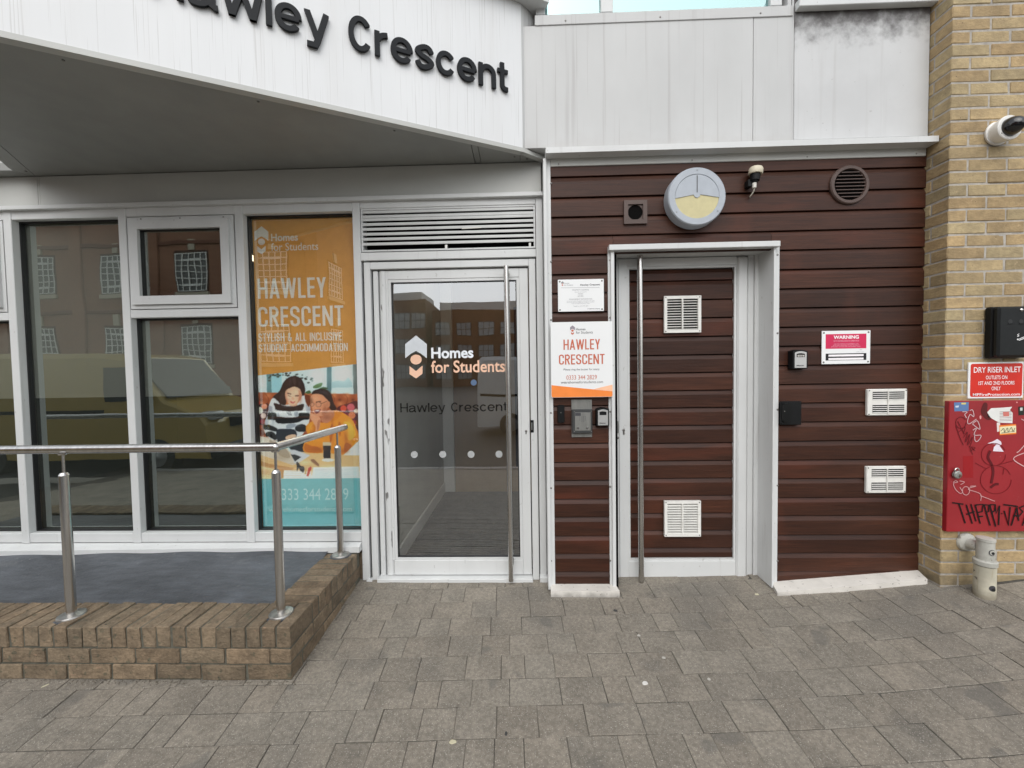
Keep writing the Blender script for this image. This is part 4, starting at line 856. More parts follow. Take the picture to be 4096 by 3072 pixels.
B('jamb_foot', m_frame, ed, ex(1455), ex(1478), -.02, .02, -.02, .012, .003)
B('head_rail', m_frame, ed, ex(1466) + .0005, ex(2155) - .0005, .001, .10, ez(825), zh1, .003)
B('transom', m_frame, ed, ex(1466) + .0005, ex(2155) - .0005, -.008, .10, ez(1036), ez(1004), .003)
B('frame_head', m_frame, ed, ex(1500) + .0005, ex(2125) - .0005, .001, .10, ez(1070), ez(1042), .003)
B('shadow_gap', m_black, ed, ex(1475), ex(2151), .02, .1, ez(1042) + .0005, ez(1036) - .0005, 0)
MB().cyl((ex(1545), .045, zth + .004), (ex(1545), .045, ez(1076)), .030, n=24).build('hinge_post', m_frame2, ed, True)
lf = .018
B('stile', m_frame, ed, ex(2086), ex(2121), lf, lf + .045, zth + .006, ez(1076), .003)
B('top_rail', m_frame, ed, ex(1566), ex(2086) - .0005, lf, lf + .045, ez(1111), ez(1076), .002)
B('bottom_rail', m_frame, ed, ex(1562), ex(2086) - .0005, lf, lf + .045, zth + .006, ez(2246), .002)
B('stile', m_frame, ed, ex(1557), ex(1566) - .0005, lf, lf + .045, ez(2246) + .0005, ez(1076), .002)
gx0, gx1, gz0, gz1 = ex(1566), ex(2086) - .0005, ez(2246) + .0005, ez(1111) - .0005
MB().frame(gx0, gx1, gz0, gz1, .018, lf + .004, lf + .04).build('glazing_bead', m_frame, ed)
MB().frame(gx0 + .0185, gx1 - .0185, gz0 + .0185, gz1 - .0185, .006, lf + .01, lf + .03).build('gasket', m_black, ed)
YDG = lf + .02
B('pane', m_gl_door, ed, gx0 + .019, gx1 - .019, YDG, YDG + .006, gz0 + .019, gz1 - .019, 0)
B('threshold', m_frame, ed, ex(1500), ex(2125), -.03, .12, -.02, zth, .003)
yb = -.055
pull_bar(ed, (XX(2034, 1700, yb), yb, ZZ(2024, 1063, yb)), (XX(2034, 1700, yb), yb, ZZ(2041, 2324, yb)), .0165, lf)
kx_, kz_ = XX(2104, 1724, lf), ZZ(2104, 1724, lf)
MB().lathe((kx_, lf, kz_), (0, -1, 0), [(0, .008), (.004, .008), (.005, .006)], 16).build('lock_cylinder', m_screw, ed, True)
B('lock_tail', m_screw, ed, kx_ - .004, kx_ + .004, lf - .003, lf - .0002, kz_ - .022, kz_ - .004, .001)
B('latch_pull', m_plastic, ed, XX(2122, 1705, 0) , XX(2135, 1705, 0), -.004, .0, ZZ(2128, 1730, 0), ZZ(2128, 1680, 0), .002)
B('latch_recess', m_steel2, ed, XX(2125, 1705, 0), XX(2129.5, 1705, 0), -.0052, -.0042, ZZ(2128, 1720, 0), ZZ(2128, 1690, 0), .0004)
KD = crop(1500, 1080, .7595); yv = YDG - .0008
m_dot = film('etched_dot', (.70, .72, .72), .38)
for c in ((207, 972), (357, 971), (506, 971), (653, 970)):
    p = at(*KD(*c), yv); MB().plate([(p.x + .0245 * math.cos(a), p.z + .0245 * math.sin(a)) for a in [i * math.pi / 14 for i in range(28)]], yv, .0004).build('safety_dot', m_dot, ed)
dl = thing('door_logo', 'white and peach house logo with lettering stuck on the glass door', 'sticker', (XX(1800, 1420, yv), yv, ZZ(1800, 1420, yv)))
m_vw = P_('vinyl_white', 232, 236, 240); m_vp = P_('vinyl_peach', 240, 196, 168)
logo(dl, KD, yv, P_('vinyl_grey_white', 205, 210, 214), m_vp, (216, 345, 57, 571))
def dt(body, c, mat, bold): text_on('logo_text', body, R4(*KD(c[0], c[1]), *KD(c[2], c[3]), yv), yv, mat, dl, bold)
dt('Homes', (296, 407, 518, 465), m_vw, .028); dt('for Students', (295, 475, 685, 540), m_vp, .016)
gt = thing('door_lettering', 'faint dark address lettering across the middle of the glass door', 'lettering', (XX(1800, 1630, yv), yv, ZZ(1800, 1630, yv)))
caps_on('letter', 'Hawley Crescent', R4(*KD(133, 698), *KD(697, 746), yv), yv, film('smoky_vinyl', (.012, .012, .012), .5), gt, .13, 1.08, .07, True)
st = MB(); p = at(*KD(520, 593), yv); disc(st, p.x, p.z, yv, .021); so2 = st.build('round_sticker', P_('sticker_blue', 92, 112, 140), dl)

# louvre above the entrance door
lv = thing('louvre_vent', 'grey metal louvre of horizontal slats above the glass door', 'vent', (XX(1790, 915, .0), 0, ez(1002)))
lx0, lx1, lz0_, lz1_ = ex(1466) + .001, ex(2155) - .001, ez(1004) + .001, ez(825) - .001
lz0_ = ZZ(1790, 1000, .01); 
MB().frame(lx0 + .003, lx1 - .003, lz0_, lz1_, .010, .006, .08).build('louvre_frame', m_frame, lv)
B('louvre_back', m_dark, lv, lx0, lx1, .085, .095, lz0_, lz1_, 0)
for i, c in enumerate((160, 208, 240, 290, 341, 393, 446, 498)):
    z = ZZ(1790, 780 + .3797 * c, .012)
    MB().prism([(lx0 + .0135, .010, z + .0085), (lx0 + .0135, .010, z - .0085), (lx0 + .0135, .013, z - .0100), (lx0 + .0135, .060, z + .016), (lx0 + .0135, .060, z + .019)],
               [(lx1 - .0135, .010, z + .0085), (lx1 - .0135, .010, z - .0085), (lx1 - .0135, .013, z - .0100), (lx1 - .0135, .060, z + .016), (lx1 - .0135, .060, z + .019)]).build('slat', M('louvre_slat_paint', (.60, .61, .60), .4, var=((9, 9, 9), .06)), lv)
zc = lz0_ + .0105
for a, c in ((1795, 1806), (1460, 1470), (2126, 2136)): B('slat_bracket', m_steel2, lv, ex(a), ex(c), .012, .05, zc, zc + .028, .002)
tubez = ZZ(1890, 780 + .3797 * 343, .012)
lamp = MB().cyl((XX(1851, 910, .05), .004, tubez - .008), (XX(1928, 910, .05), .004, tubez - .004), .0035, n=10).build('louvre_clip', M('pale_clip', (.8, .79, .72), .5), lv)

# entrance corridor and the room behind the shop windows
def struct(name, mat, *a):
    o = MB().box(*a).build(name, mat, None, kind='structure'); return o
m_iw = M('interior_wall', (.40, .41, .38), .7, var=((3, 3, 3), .06)); m_mat = M('ribbed_mat', (.012, .013, .014), .8, var=((6, 6, 6), .3))
cxl, cxr = -.965, .11
mat_ = thing('entrance_mat', 'dark ribbed entrance matting behind the glass door', 'mat', (-.4, 1, 0))
B('mat_base', m_mat, mat_, cxl, cxr, .13, 2.05, -.03, .004, 0)
mr = MB(); y = .14
while y < 2.04: mr.box(cxl + .01, cxr - .01, y, y + .018, .0045, .013); y += .036
mr.build('mat_rib', M('mat_rib_grey', (.06, .066, .074), .6, var=((20, 60, 6), .3)), mat_, kind='stuff')
struct('corridor_floor', m_dark, cxl - .2, cxr + .2, .121, 2.3, -.2, -.031)
struct('corridor_wall', m_iw, cxl - .08, cxl, .125, 2.6, -.03, 2.85)
struct('corridor_wall', m_iw, cxr, cxr + .08, .125, 2.6, -.03, 2.85)
struct('corridor_back', M('warm_panel', (.30, .21, .12), .6, var=((3, 3, 1), .12)), cxl, cxr, 2.10, 2.15, -.03, 2.85)
struct('corridor_ceiling', m_iw, cxl - .08, cxr + .08, .125, 2.6, 2.851, 2.87)
sk = MB().box(cxl + .0005, cxl + .018, .14, 2.03, .0115, .13, .003).build('skirting_board', m_frame, None); sk['label'] = 'white skirting board along the corridor left wall behind the door'; sk['category'] = 'skirting'
fr = MB().box(cxl + .001, cxl + .13, 2.04, 2.098, .0, 2.6, .004).build('inner_door_post', m_frame, None); fr['label'] = 'white inner door post at the end of the entrance corridor'; fr['category'] = 'post'
idr = MB().box(-.10, .05, 2.06, 2.098, .30, 2.2, .004).build('inner_door_panel', m_plastic, None); idr['label'] = 'dark narrow inner door panel on the corridor back wall'; idr['category'] = 'cabinet'  # dark strip of inner door at the corridor end, not a cabinet
rx_l, rx_r = -5.2, cxl - .09
struct('room_floor', M('room_carpet', (.20, .15, .09), .9, var=((3, 3, 3), .2)), rx_l, rx_r, .115, 3.2, .05, .26)
struct('room_back_wall', M('room_wall', (.20, .19, .17), .8, var=((2, 2, 2), .1)), rx_l, rx_r, 3.2, 3.3, .05, 2.85)
struct('room_ceiling', m_iw, rx_l, rx_r, .115, 3.3, 2.70, 2.85)
struct('room_side_wall', m_iw, rx_l - .1, rx_l, .0, 3.3, .05, 2.85)
struct('building_core', m_dark, -5.3, 4.6, 3.35, 5.0, -.2, 4.3)
struct('roof_slab', m_dark, -5.3, 4.6, .35, 5.0, 4.3, 4.4)
struct('building_side', m_dark, -5.5, -5.31, .0, 3.4, -.2, 4.3)
struct('building_front_upper', m_grey, -5.3, .02, .101, .3, 2.872, 4.3)
struct('plinth_wall', m_lbrick, -4.6, -1.14, .02, .10, -.1, zr0 - .09)

def ceiling_lamp(label, x, y, z, w_, d_):
    t = thing('ceiling_lamp', label, 'lamp', (x, y, z)); B('lamp_frame', m_frame, t, x - w_ / 2 - .02, x + w_ / 2 + .02, y - d_ / 2 - .02, y + d_ / 2 + .02, z - .02, z - .0005, .003)
    e = bpy.data.materials.new('lamp_glow'); e.use_nodes = True; b_ = e.node_tree.nodes['Principled BSDF']; b_.inputs['Emission Color'].default_value = (1, .80, .55, 1); b_.inputs['Emission Strength'].default_value = 2.2
    MB().box(x - w_ / 2, x + w_ / 2, y - d_ / 2, y + d_ / 2, z - .024, z - .0205).build('diffuser', e, t)
ceiling_lamp('warm ceiling panel lamp in the room behind the shop windows', -2.6, 1.7, 2.70, .6, .6)
ceiling_lamp('warm ceiling panel lamp in the entrance corridor', -.43, 1.2, 2.851, .4, .6)

# ------------------------------------------------------------------ low brick wall in front of the windows, with membrane behind
WT = .215; WX = -1.163                     # coping level, outer face of the return
lw = thing('low_brick_wall', 'low weathered brown brick wall with brick-on-edge coping below the handrail', 'wall', (-2.0, WALLY, ground(-2, WALLY)))
lb = random.Random(21)
CB = [brick_mesh(.066, .215, .1025, m_lbrick, 50 + i, .003, .0022) for i in range(5)]
CBx = [brick_mesh(.215, .066, .1025, m_lbrick, 60 + i, .005, .003) for i in range(5)]
LS = [brick_mesh(.217, .1025, .0725, m_lbrick, 70 + i, .003, .0022) for i in range(5)]
LSy = [brick_mesh(.1025, .215, .073, m_lbrick, 80 + i, .005, .0028) for i in range(4)]
def putl(me, name, x, y, z):
    o = mkobj(name, me, lw); o.location = Vector((x, y, z)) - ORG[lw.name]; o.rotation_euler = (lb.gauss(0, .008), lb.gauss(0, .006), lb.gauss(0, .007)); return o
XE_ = -4.6
MB().box(XE_, WX - .0035, WALLY + .0055, WALLY + .2095, -.15, WT - .0055).box(WX - .2105, WX - .0035, WALLY + .211, .0, -.15, WT - .0045).build('mortar', m_lmortar, lw)
x = WX - .0335; i = 0
while x > XE_: putl(lb.choice(CB), 'coping_brick', x, WALLY + .1075 + lb.gauss(0, .002), WT - .0513 + lb.gauss(0, .0015)); x -= .0755
y = WALLY + .2525
while y < -.01: putl(lb.choice(CBx), 'coping_brick', WX - .1075 + lb.gauss(0, .002), y, WT - .0513 + lb.gauss(0, .0015)); y += .0755
for k, zc_ in enumerate((.069, -.013, -.095)):
    x = WX - (.0 if k % 2 else .105) - .1095
    if not k % 2: putl(LSy[k], 'brick', WX - .0513, WALLY + .108, zc_)
    while x > XE_: putl(lb.choice(LS), 'brick', x, WALLY + .0513 + lb.gauss(0, .0015), zc_ + lb.gauss(0, .001)); x -= .2285
    y = WALLY + (.108 + .225 if not k % 2 else .1125 + .1125)
    while y < .0: putl(lb.choice(LSy), 'brick', WX - .0513 + lb.gauss(0, .0015), min(y, -.1), zc_); y += .225
# roofing membrane terrace
V = []; F = []; nxm, nym = 50, 14
ys = [WALLY + .19 + (-.03 - WALLY - .19) * j / nym for j in range(nym + 1)]
for j, y in enumerate(ys):
    for i in range(nxm + 1):
        x = -4.6 + (WX - .2 + 4.6) * i / nxm; t = j / nym; z = WT - .018 + .010 * math.sin(x * 3 + t * 4) * math.sin(t * 3.1) + (.004 * math.sin(x * 11 + 2)) * t
        if t > .68: z += (t - .68) / .32 * (.035 + .006 * math.sin(x * 2.3))
        V.append((x, y, z))
for j in range(nym):
    for i in range(nxm): F.append((j * (nxm + 1) + i, j * (nxm + 1) + i + 1, (j + 1) * (nxm + 1) + i + 1, (j + 1) * (nxm + 1) + i))
MB().add(V, F).build('terrace_membrane', m_memb, None, True, kind='structure')

# ------------------------------------------------------------------ steel handrail on the low wall
hr = thing('handrail', 'brushed stainless steel handrail with three posts on the low brick wall', 'handrail', (-1.8, -.75, WT))
m_flange = M('flange_steel', (.42, .41, .39), .42, 1.0, var=((40, 40, 40), .2)); RZ = 1.087; A_ = Vector((-4.6, -.765, RZ)); Bp = Vector((-1.268, -.752, RZ)); Cp = Vector((-1.222, -.045, RZ))
MB().cyl(A_, Bp, .0225, n=28).build('rail', m_steel, hr, True); MB().cyl(Bp, Cp, .0225, n=28).build('rail', m_steel, hr, True)
MB().lathe(Bp, (0, 0, 1), [(-.0225, .002), (-.019, .012), (-.011, .0195), (0, .0225), (.011, .0195), (.019, .012), (.0225, .002)], 24).build('rail_elbow', m_steel, hr, True)
for p in ((-2.372, -.768), (-1.272, -.750), (-1.262, -.075), (-3.55, -.768)):
    o = MB().cyl((p[0], p[1], WT + .012), (p[0], p[1], .955), .0213, n=28).cyl((p[0], p[1], .955), (p[0], p[1], .968), .0213, .014, 28).build('post', m_steel, hr, True)
    MB().lathe((p[0], p[1], WT - .003), (0, 0, 1), [(0, .058), (.008, .058), (.013, .055), (.017, .042), (.020, .0215)], 36).build('base_flange', m_flange, o, True)
    rzp = RZ - .020
    MB().cyl((p[0], p[1], .966), (p[0], p[1], rzp), .0065, n=14).build('spigot', m_steel, o, True)
    MB().cyl((p[0], p[1], rzp - .006), (p[0], p[1], rzp + .002), .018, .021, 18).build('saddle', m_steel, o, True)
    MB().cyl((p[0], p[1], WT - .006), (p[0], p[1], WT + .0005), .068, n=24).build('seal', m_memb, o)

# ------------------------------------------------------------------ signs on the cladding
def screws4(par, r, Y, ins=.012, rad=.006):
    for x in (r[0] + ins, r[1] - ins):
        for z in (r[2] + ins, r[3] - ins): MB().lathe((x, Y, z), (0, -1, 0), [(0, rad), (.002, rad * .85), (.003, rad * .3)], 12).build('screw', m_screw, par, True)
def rounded(r, rad, n=5):
    x0, x1, z0, z1 = r; out = []
    for cx, cz, a0 in ((x1 - rad, z1 - rad, 0), (x0 + rad, z1 - rad, 90), (x0 + rad, z0 + rad, 180), (x1 - rad, z0 + rad, 270)):
        for i in range(n + 1): a = math.radians(a0 + 90 * i / n); out.append((cx + rad * math.cos(a), cz + rad * math.sin(a)))
    return out
m_sw = M('sign_white', (.80, .81, .81), .3); m_ink = P_('ink_dark_grey', 70, 70, 74); m_ink2 = P_('ink_grey', 140, 140, 144); m_cop = P_('ink_copper', 196, 104, 78)
YS = YW - .006
KS = crop(2200, 1080, .3135)
r = R4(*KS(102, 118), *KS(687, 527), YS)
s1 = thing('notice_plate', 'small white notice plate with grey text above the buzzer sign', 'sign', ((r[0] + r[1]) / 2, YS, r[2]))
MB().plate(rounded(r, .003), YS, .005).build('plate', m_sw, s1); screws4(s1, r, YS)
yt = YS - .0006
def st_(par, k, body, c, mat, bold=0.0): return text_on('sign_text', body, R4(*k(c[0], c[1]), *k(c[2], c[3]), YS), yt, mat, par, bold)
st_(s1, KS, 'Hawley Crescent', (386, 175, 638, 206), m_ink, .02); st_(s1, KS, 'Homes', (182, 160, 245, 176), m_ink2); st_(s1, KS, 'for Students', (182, 184, 295, 200), m_ink2)
st_(s1, KS, 'PROPERTY ADDRESS', (285, 246, 495, 262), m_ink2); st_(s1, KS, 'Hawley Crescent', (315, 275, 466, 288), m_ink2); st_(s1, KS, 'Camden', (358, 293, 422, 305), m_ink2); st_(s1, KS, 'London', (360, 311, 420, 323), m_ink2); st_(s1, KS, 'NW1 8NP', (354, 330, 426, 342), m_ink2)
st_(s1, KS, 'MANAGEMENT INFORMATION', (246, 364, 537, 379), m_ink2)
for k_, (a, c) in enumerate(((214, 568), (214, 566), (275, 506))): st_(s1, KS, 'Homes for Students Management Company, Harrogate'[: 48 - 12 * (k_ == 2)], (a, 390 + 16 * k_, c, 402 + 16 * k_), m_ink2)
st_(s1, KS, 'Telephone: 0333 344 2829', (296, 455, 488, 468), m_ink2); st_(s1, KS, 'a mapletree property', (475, 487, 640, 502), m_ink, .01)
MB().plate([(p.x, p.z) for p in (at(*KS(*c), YS) for c in ((140, 226), (632, 222), (632, 225), (140, 229)))], yt, .0004).build('rule', m_ink2, s1)
logo(s1, KS, yt, m_ink2, m_cop, (159, 145, 16, 204))
YS = YW - .034; yt = YS - .0006
r = R4(*KS(12, 660), *KS(798, 1623), YS)
s2 = thing('buzzer_sign', 'white sign with copper lettering and orange foot above the intercom', 'sign', ((r[0] + r[1]) / 2, YS, r[2]))
MB().plate(rounded(r, .008), YS, .004).build('plate', m_sw, s2)
st_(s2, KS, 'Homes', (331, 740, 452, 770), m_ink, .008); st_(s2, KS, 'for Students', (331, 778, 545, 812), m_ink)
for b_, c in (('HAWLEY', (172, 884, 638, 1015)), ('CRESCENT', (114, 1075, 697, 1203))): caps_on('sign_text', b_, R4(*KS(c[0], c[1]), *KS(c[2], c[3]), YS), yt, m_cop, s2, .118)
st_(s2, KS, 'Please ring the buzzer for entry.', (174, 1254, 635, 1287), m_ink)
st_(s2, KS, '0333 344 2829', (209, 1341, 597, 1397), m_cop); st_(s2, KS, 'wearehomesforstudents.com', (137, 1413, 676, 1446), m_ink)
logo(s2, KS, yt, P_('ink_lilac', 150, 142, 150), m_cop, (287, 707, 31, 826))
pz = lambda c: (lambda p: (p.x, p.z))(at(*KS(*c), YS))
e = .0015; a = pz((14, 1470)); c = pz((798, 1548)); a = (r[0] + e, a[1]); c = (r[1] - e, c[1])
MB().plate([(r[0] + e, r[2] + .008), (r[0] + .008, r[2] + e), (r[1] - .008, r[2] + e), (r[1] - e, r[2] + .008), c, a], yt, .0004).build('orange_band', P_('ink_orange', 240, 138, 66), s2)
q = pz((555, 1520)); w_ = pz((798, 1462)); MB().plate([(q[0], q[1]), (c[0], c[1] + .0005), (c[0], w_[1])], yt, .0004).build('peach_band', P_('ink_peach', 250, 196, 160), s2)
KW = crop(3120, 1280, .2653); YS = YW - .006; yt = YS - .0006
r = R4(*KW(631, 160), *KW(1360, 660), YS)
s3 = thing('warning_sign', 'white and crimson warning sign screwed to the timber cladding', 'sign', ((r[0] + r[1]) / 2, YS, r[2]))
MB().plate(rounded(r, .003), YS, .005).build('plate', m_sw, s3); screws4(s3, r, YS)
rb = R4(*KW(688, 210), *KW(1301, 430), YS); MB().plate([(rb[0], rb[2]), (rb[1], rb[2]), (rb[1], rb[3]), (rb[0], rb[3])], yt, .0004).build('crimson_panel', P_('ink_crimson', 205, 36, 84), s3)
rb = R4(*KW(688, 503), *KW(1301, 606), YS); MB().plate([(rb[0], rb[2]), (rb[1], rb[2]), (rb[1], rb[3]), (rb[0], rb[3])], yt, .0004).build('black_panel', P_('ink_black', 24, 24, 28), s3)
yt -= .0006; m_wi = P_('ink_white', 244, 240, 242); m_pk = P_('ink_pink', 240, 170, 190)
for a, b_ in ((518, 548), (570, 600)):
    rb = R4(*KW(729, a), *KW(1258, b_), YS); MB().plate([(rb[0], rb[2]), (rb[1], rb[2]), (rb[1], rb[3]), (rb[0], rb[3])], yt, .0004).build('white_field', m_wi, s3)
st_(s3, KW, 'WARNING', (806, 232, 1187, 285), m_wi, .03); st_(s3, KW, 'CCTV SURVEILLANCE IN OPERATION', (804, 305, 1190, 326), m_pk, .01)
for k_, (b_, a, c) in enumerate((('FOR THE PURPOSES OF DETERRING AND', 812, 1182), ('DETECTING CRIME AND TO AID THE HEALTH', 798, 1196), ('AND SAFETY OF STAFF AND THE GENERAL PUBLIC.', 768, 1222))): st_(s3, KW, b_, (a, 352 + 21 * k_, c, 368 + 21 * k_), m_pk)
st_(s3, KW, 'Hawley Crescent', (1150, 473, 1262, 487), m_ink2); st_(s3, KW, 'Homes', (1200, 440, 1236, 452), m_ink2)

# ------------------------------------------------------------------ intercom, readers, key safes
m_satin = M('satin_steel_plate', (.23, .23, .215), .4, .35, var=((50, 50, 10), .12))
KI = crop(2180, 1560, .1537); YI = YW - .002
r = R4(*KI(687, 248), *KI(1220, 1225), YI)
ic = thing('intercom', 'stainless steel door entry intercom panel on the narrow timber strip', 'intercom', ((r[0] + r[1]) / 2, YI, r[2]))
MB().box(r[0], r[1], YI - .006, YI + .004, r[2], r[3], .002).build('back_plate', m_satin, ic)
r2 = R4(*KI(702, 505), *KI(1234, 1130), YI - .03); MB().box(r2[0], r2[1], YI - .032, YI - .0065, r2[2], r2[3], .004).build('housing', M('intercom_grey', (.07, .072, .072), .45, .6), ic)
r3 = R4(*KI(780, 583), *KI(1190, 1060), YI - .034); MB().box(r3[0], r3[1], YI - .0345, YI - .0322, r3[2], r3[3], .001).build('face_plate', m_satin, ic)
for c in ((762, 558), (1200, 553), (765, 1082), (1205, 1080)): p = at(*KI(*c), YI - .033); MB().lathe((p.x, YI - .032, p.z), (0, -1, 0), [(0, .0022), (.0015, .0018), (.002, .0005)], 10).build('screw', m_steel, ic, True)
for j in range(5):
    for i in range(4):
        if j == 4 and i in (0, 3): continue
        p = at(*KI(908 + i * 48, 685 + j * 32), YI - .0345); MB().box(p.x - .0022, p.x + .0022, YI - .0355, YI - .0348, p.z - .0012, p.z + .0012).build('key', m_ink, ic)
for c in ((862, 980), (1103, 980)): p = at(*KI(*c), YI - .036); MB().lathe((p.x, YI - .0345, p.z), (0, -1, 0), [(0, .0078), (.004, .0075), (.006, .006), (.0065, .001)], 18).build('call_button', m_steel, ic, True)
rb = R4(*KI(785, 592), *KI(932, 672), YI - .0345); MB().box(rb[0], rb[1], YI - .0352, YI - .0347, rb[2], rb[3]).build('name_label', m_ink, ic)
for c in ((756, 313), (1146, 303)): p = at(*KI(*c), YI); MB().lathe((p.x, YI - .006, p.z), (0, -1, 0), [(0, .003), (.002, .002)], 10).build('screw', m_steel, ic, True)
r = R4(*KI(320, 385), *KI(508, 850), YI)
cr = thing('card_reader', 'slim black access reader left of the intercom', 'card reader', ((r[0] + r[1]) / 2, YI, r[2]))
bmq = MB(); pts = rounded(r, .0085, 5); bmq.prism([(a, YI, c) for a, c in pts], [((a - (r[0] + r[1]) / 2) * .86 + (r[0] + r[1]) / 2, YI - .02, (c - (r[2] + r[3]) / 2) * .94 + (r[2] + r[3]) / 2) for a, c in pts]); bmq.build('reader_body', m_plastic, cr)
p = at(*KI(414, 590), YI - .02); MB().lathe((p.x, YI - .02, p.z), (0, -1, 0), [(0, .0035), (.0006, .003)], 12).build('indicator', m_steel2, cr)
def key_safe(label, px, Yb, deep, face, digits):
    r = R4(*px, Yb); t = thing('key_safe', label, 'key safe', ((r[0] + r[1]) / 2, Yb, r[2]), 'wall key safes'); w_ = r[1] - r[0]; h = r[3] - r[2]
    def arch(x0, x1, z0, z1, sag): return [(x0, z0), (x1, z0), (x1, z1 - sag)] + [(x1 + (x0 - x1) * k / 8, z1 - sag * (abs(k - 4) / 4) ** 2) for k in range(1, 8)] + [(x0, z1 - sag)]
    a0 = arch(r[0], r[1], r[2], r[3], .010); cx = (r[0] + r[1]) / 2; cz = (r[2] + r[3]) / 2
    MB().prism([(a, Yb, c) for a, c in a0], [((a - cx) * .93 + cx, Yb - deep, (c - cz) * .95 + cz) for a, c in a0]).build('safe_body', m_plastic, t)
    f = arch(cx - w_ * .37, cx + w_ * .37, cz - h * .44, cz + h * .40, .008)
    MB().plate(f, Yb - deep - .004, .0038).build('face_plate', M('keysafe_silver', (.52, .52, .51), .35, .55), t)
    wn = arch(cx - w_ * .26, cx + w_ * .26, cz + h * .10, cz + h * .30, .004); MB().plate(wn, Yb - deep - .0046, .0005).build('dial_window', m_plastic, t)
    if digits:
        for i in range(4): x_ = cx + (i - 1.5) * w_ * .115; MB().box(x_ - w_ * .04, x_ + w_ * .04, Yb - deep - .006, Yb - deep - .0047, cz + h * .12, cz + h * .22, .0004).build('dial', m_steel, t)
    text_on('maker_text', 'Master', (cx - w_ * .26, cx + w_ * .22, cz - h * .36, cz - h * .29), Yb - deep - .0045, m_ink, t, .03)
key_safe('black and silver key safe right of the intercom', (*KI(1308, 442), *KI(1650, 925)), YW - .001, .035, None, False)
key_safe('black and silver key safe left of the crimson warning sign', (*KW(118, 447), *KW(352, 738)), YW - .001, .045, None, True)
r = R4(*KW(-30, 1226), *KW(312, 1580), YW - .02); r = (XX(3113, 1650, YW) + .002, r[1], r[2], r[3])
bx_ = thing('black_box', 'black plastic reader box against the service door casing', 'box', ((r[0] + r[1]) / 2, YW, r[2]))
MB().box(r[0], r[1], YW - .030, YW - .0005, r[2], r[3], .004).build('box_body', m_plastic, bx_)
rr_ = rounded((r[0] + .004, r[0] + .055, r[2] + .018, r[3] - .01), .02, 6); MB().prism([(a, YW - .0302, c) for a, c in rr_], [(a, YW - .040, c) for a, c in rr_]).build('reader_pad', M('black_gloss', (.006, .0065, .0065), .3, spec=.25), bx_)
p = at(*KW(70, 1376), YW - .04); MB().lathe((p.x, YW - .04, p.z), (0, -1, 0), [(0, .0032), (.0006, .003)], 10).build('indicator', m_steel2, bx_)

# ------------------------------------------------------------------ vents
m_vent = M('white_vent_plastic', (.76, .75, .71), .5, var=((12, 12, 12), .08), speck=((60, 60, 60), .7, (.35, .32, .28), .5))
def louvre_grille(label, px, Y, n, cols):
    r = R4(*px, Y); t = thing('vent_grille', label, 'vent', ((r[0] + r[1]) / 2, Y, r[2]), 'square vents in the service door')
    MB().frame(r[0], r[1], r[2], r[3], .020, Y - .012, Y + .008).build('grille_frame', m_vent, t); MB().box(r[0] + .012, r[1] - .012, Y + .0085, Y + .012, r[2] + .012, r[3] - .012).build('grille_back', m_dark, t)
    ix0, ix1, iz0, iz1 = r[0] + .020, r[1] - .020, r[2] + .020, r[3] - .020; mid = (ix0 + ix1) / 2
    MB().box(mid - .004, mid + .004, Y - .013, Y + .008, iz0, iz1).build('centre_bar', m_vent, t); h = (iz1 - iz0) / n
    for i in range(n):
        for a, c in ((ix0, mid - .0042), (mid + .0042, ix1)):
            z = iz0 + i * h
            MB().prism([(a, Y - .014, z + .001), (a, Y - .012, z - .001), (a, Y + .006, z + h * .42), (a, Y + .005, z + h * .52)], [(c, Y - .014, z + .001), (c, Y - .012, z - .001), (c, Y + .006, z + h * .42), (c, Y + .005, z + h * .52)]).build('slat', m_vent, t)
    screws4(t, r, Y - .012, .010, .0045)
YV = YD + .012
louvre_grille('upper white square vent grille in the service door', (2655, 1184, 2802, 1331), YV, 12, 2)
louvre_grille('lower white square vent grille near the foot of the service door', (2656, 2002, 2801, 2144), YV, 12, 2)
def air_brick(label, px, Y):
    r = R4(*px, Y - .02); t = thing('air_vent', label, 'vent', ((r[0] + r[1]) / 2, Y, r[2]), 'white wall vents on the cladding')
    r = (r[0] + .008, r[1], r[2], r[3]); w_ = r[1] - r[0]; h = r[3] - r[2]
    MB().box(r[0], r[1], Y - .018, Y + .004, r[2], r[3], .004).build('vent_body', m_vent, t)
    mx_ = (r[0] + r[1]) / 2
    for g in (0, 1):
        gz1 = r[3] - h * (.10 + .50 * g); gz0 = gz1 - h * .30
        MB().box(r[0] + w_ * .12, r[1] - w_ * .08, Y - .0186, Y - .0182, gz0, gz1).build('vent_opening', m_dark, t)
        for i in range(4):
            z = gz0 + (gz1 - gz0) * (i + .12) / 4
            for a, c in ((r[0] + w_ * .12, mx_ - .002), (mx_ + .002, r[1] - w_ * .08)):
                MB().prism([(a, Y - .019, z + .0035), (a, Y - .0215, z + .0015), (a, Y - .0215, z - .001), (a, Y - .019, z - .0005)], [(c, Y - .019, z + .0035), (c, Y - .0215, z + .0015), (c, Y - .0215, z - .001), (c, Y - .019, z - .0005)]).build('slat', m_vent, t)
    MB().box(mx_ - .002, mx_ + .002, Y - .026, Y - .0187, r[2] + h * .08, r[3] - h * .08).build('centre_bar', m_vent, t)
    screws4(t, r, Y - .018, .009, .004)
air_brick('upper white wall vent on the right-hand cladding', (3467, 1556, 3631, 1662), YW)
air_brick('lower white wall vent on the right-hand cladding', (3463, 1866, 3627, 1973), YW)
KL = crop(2440, 620, .5063)
m_vb = M('brown_vent', (.085, .052, .042), .5, var=((9, 9, 9), .15))
c0 = at(*KL(1905, 228), YW - .02); rv = t_ = thing('round_vent', 'round brown louvred vent high on the timber cladding', 'vent', (c0.x, YW, c0.z))
R_ = .121
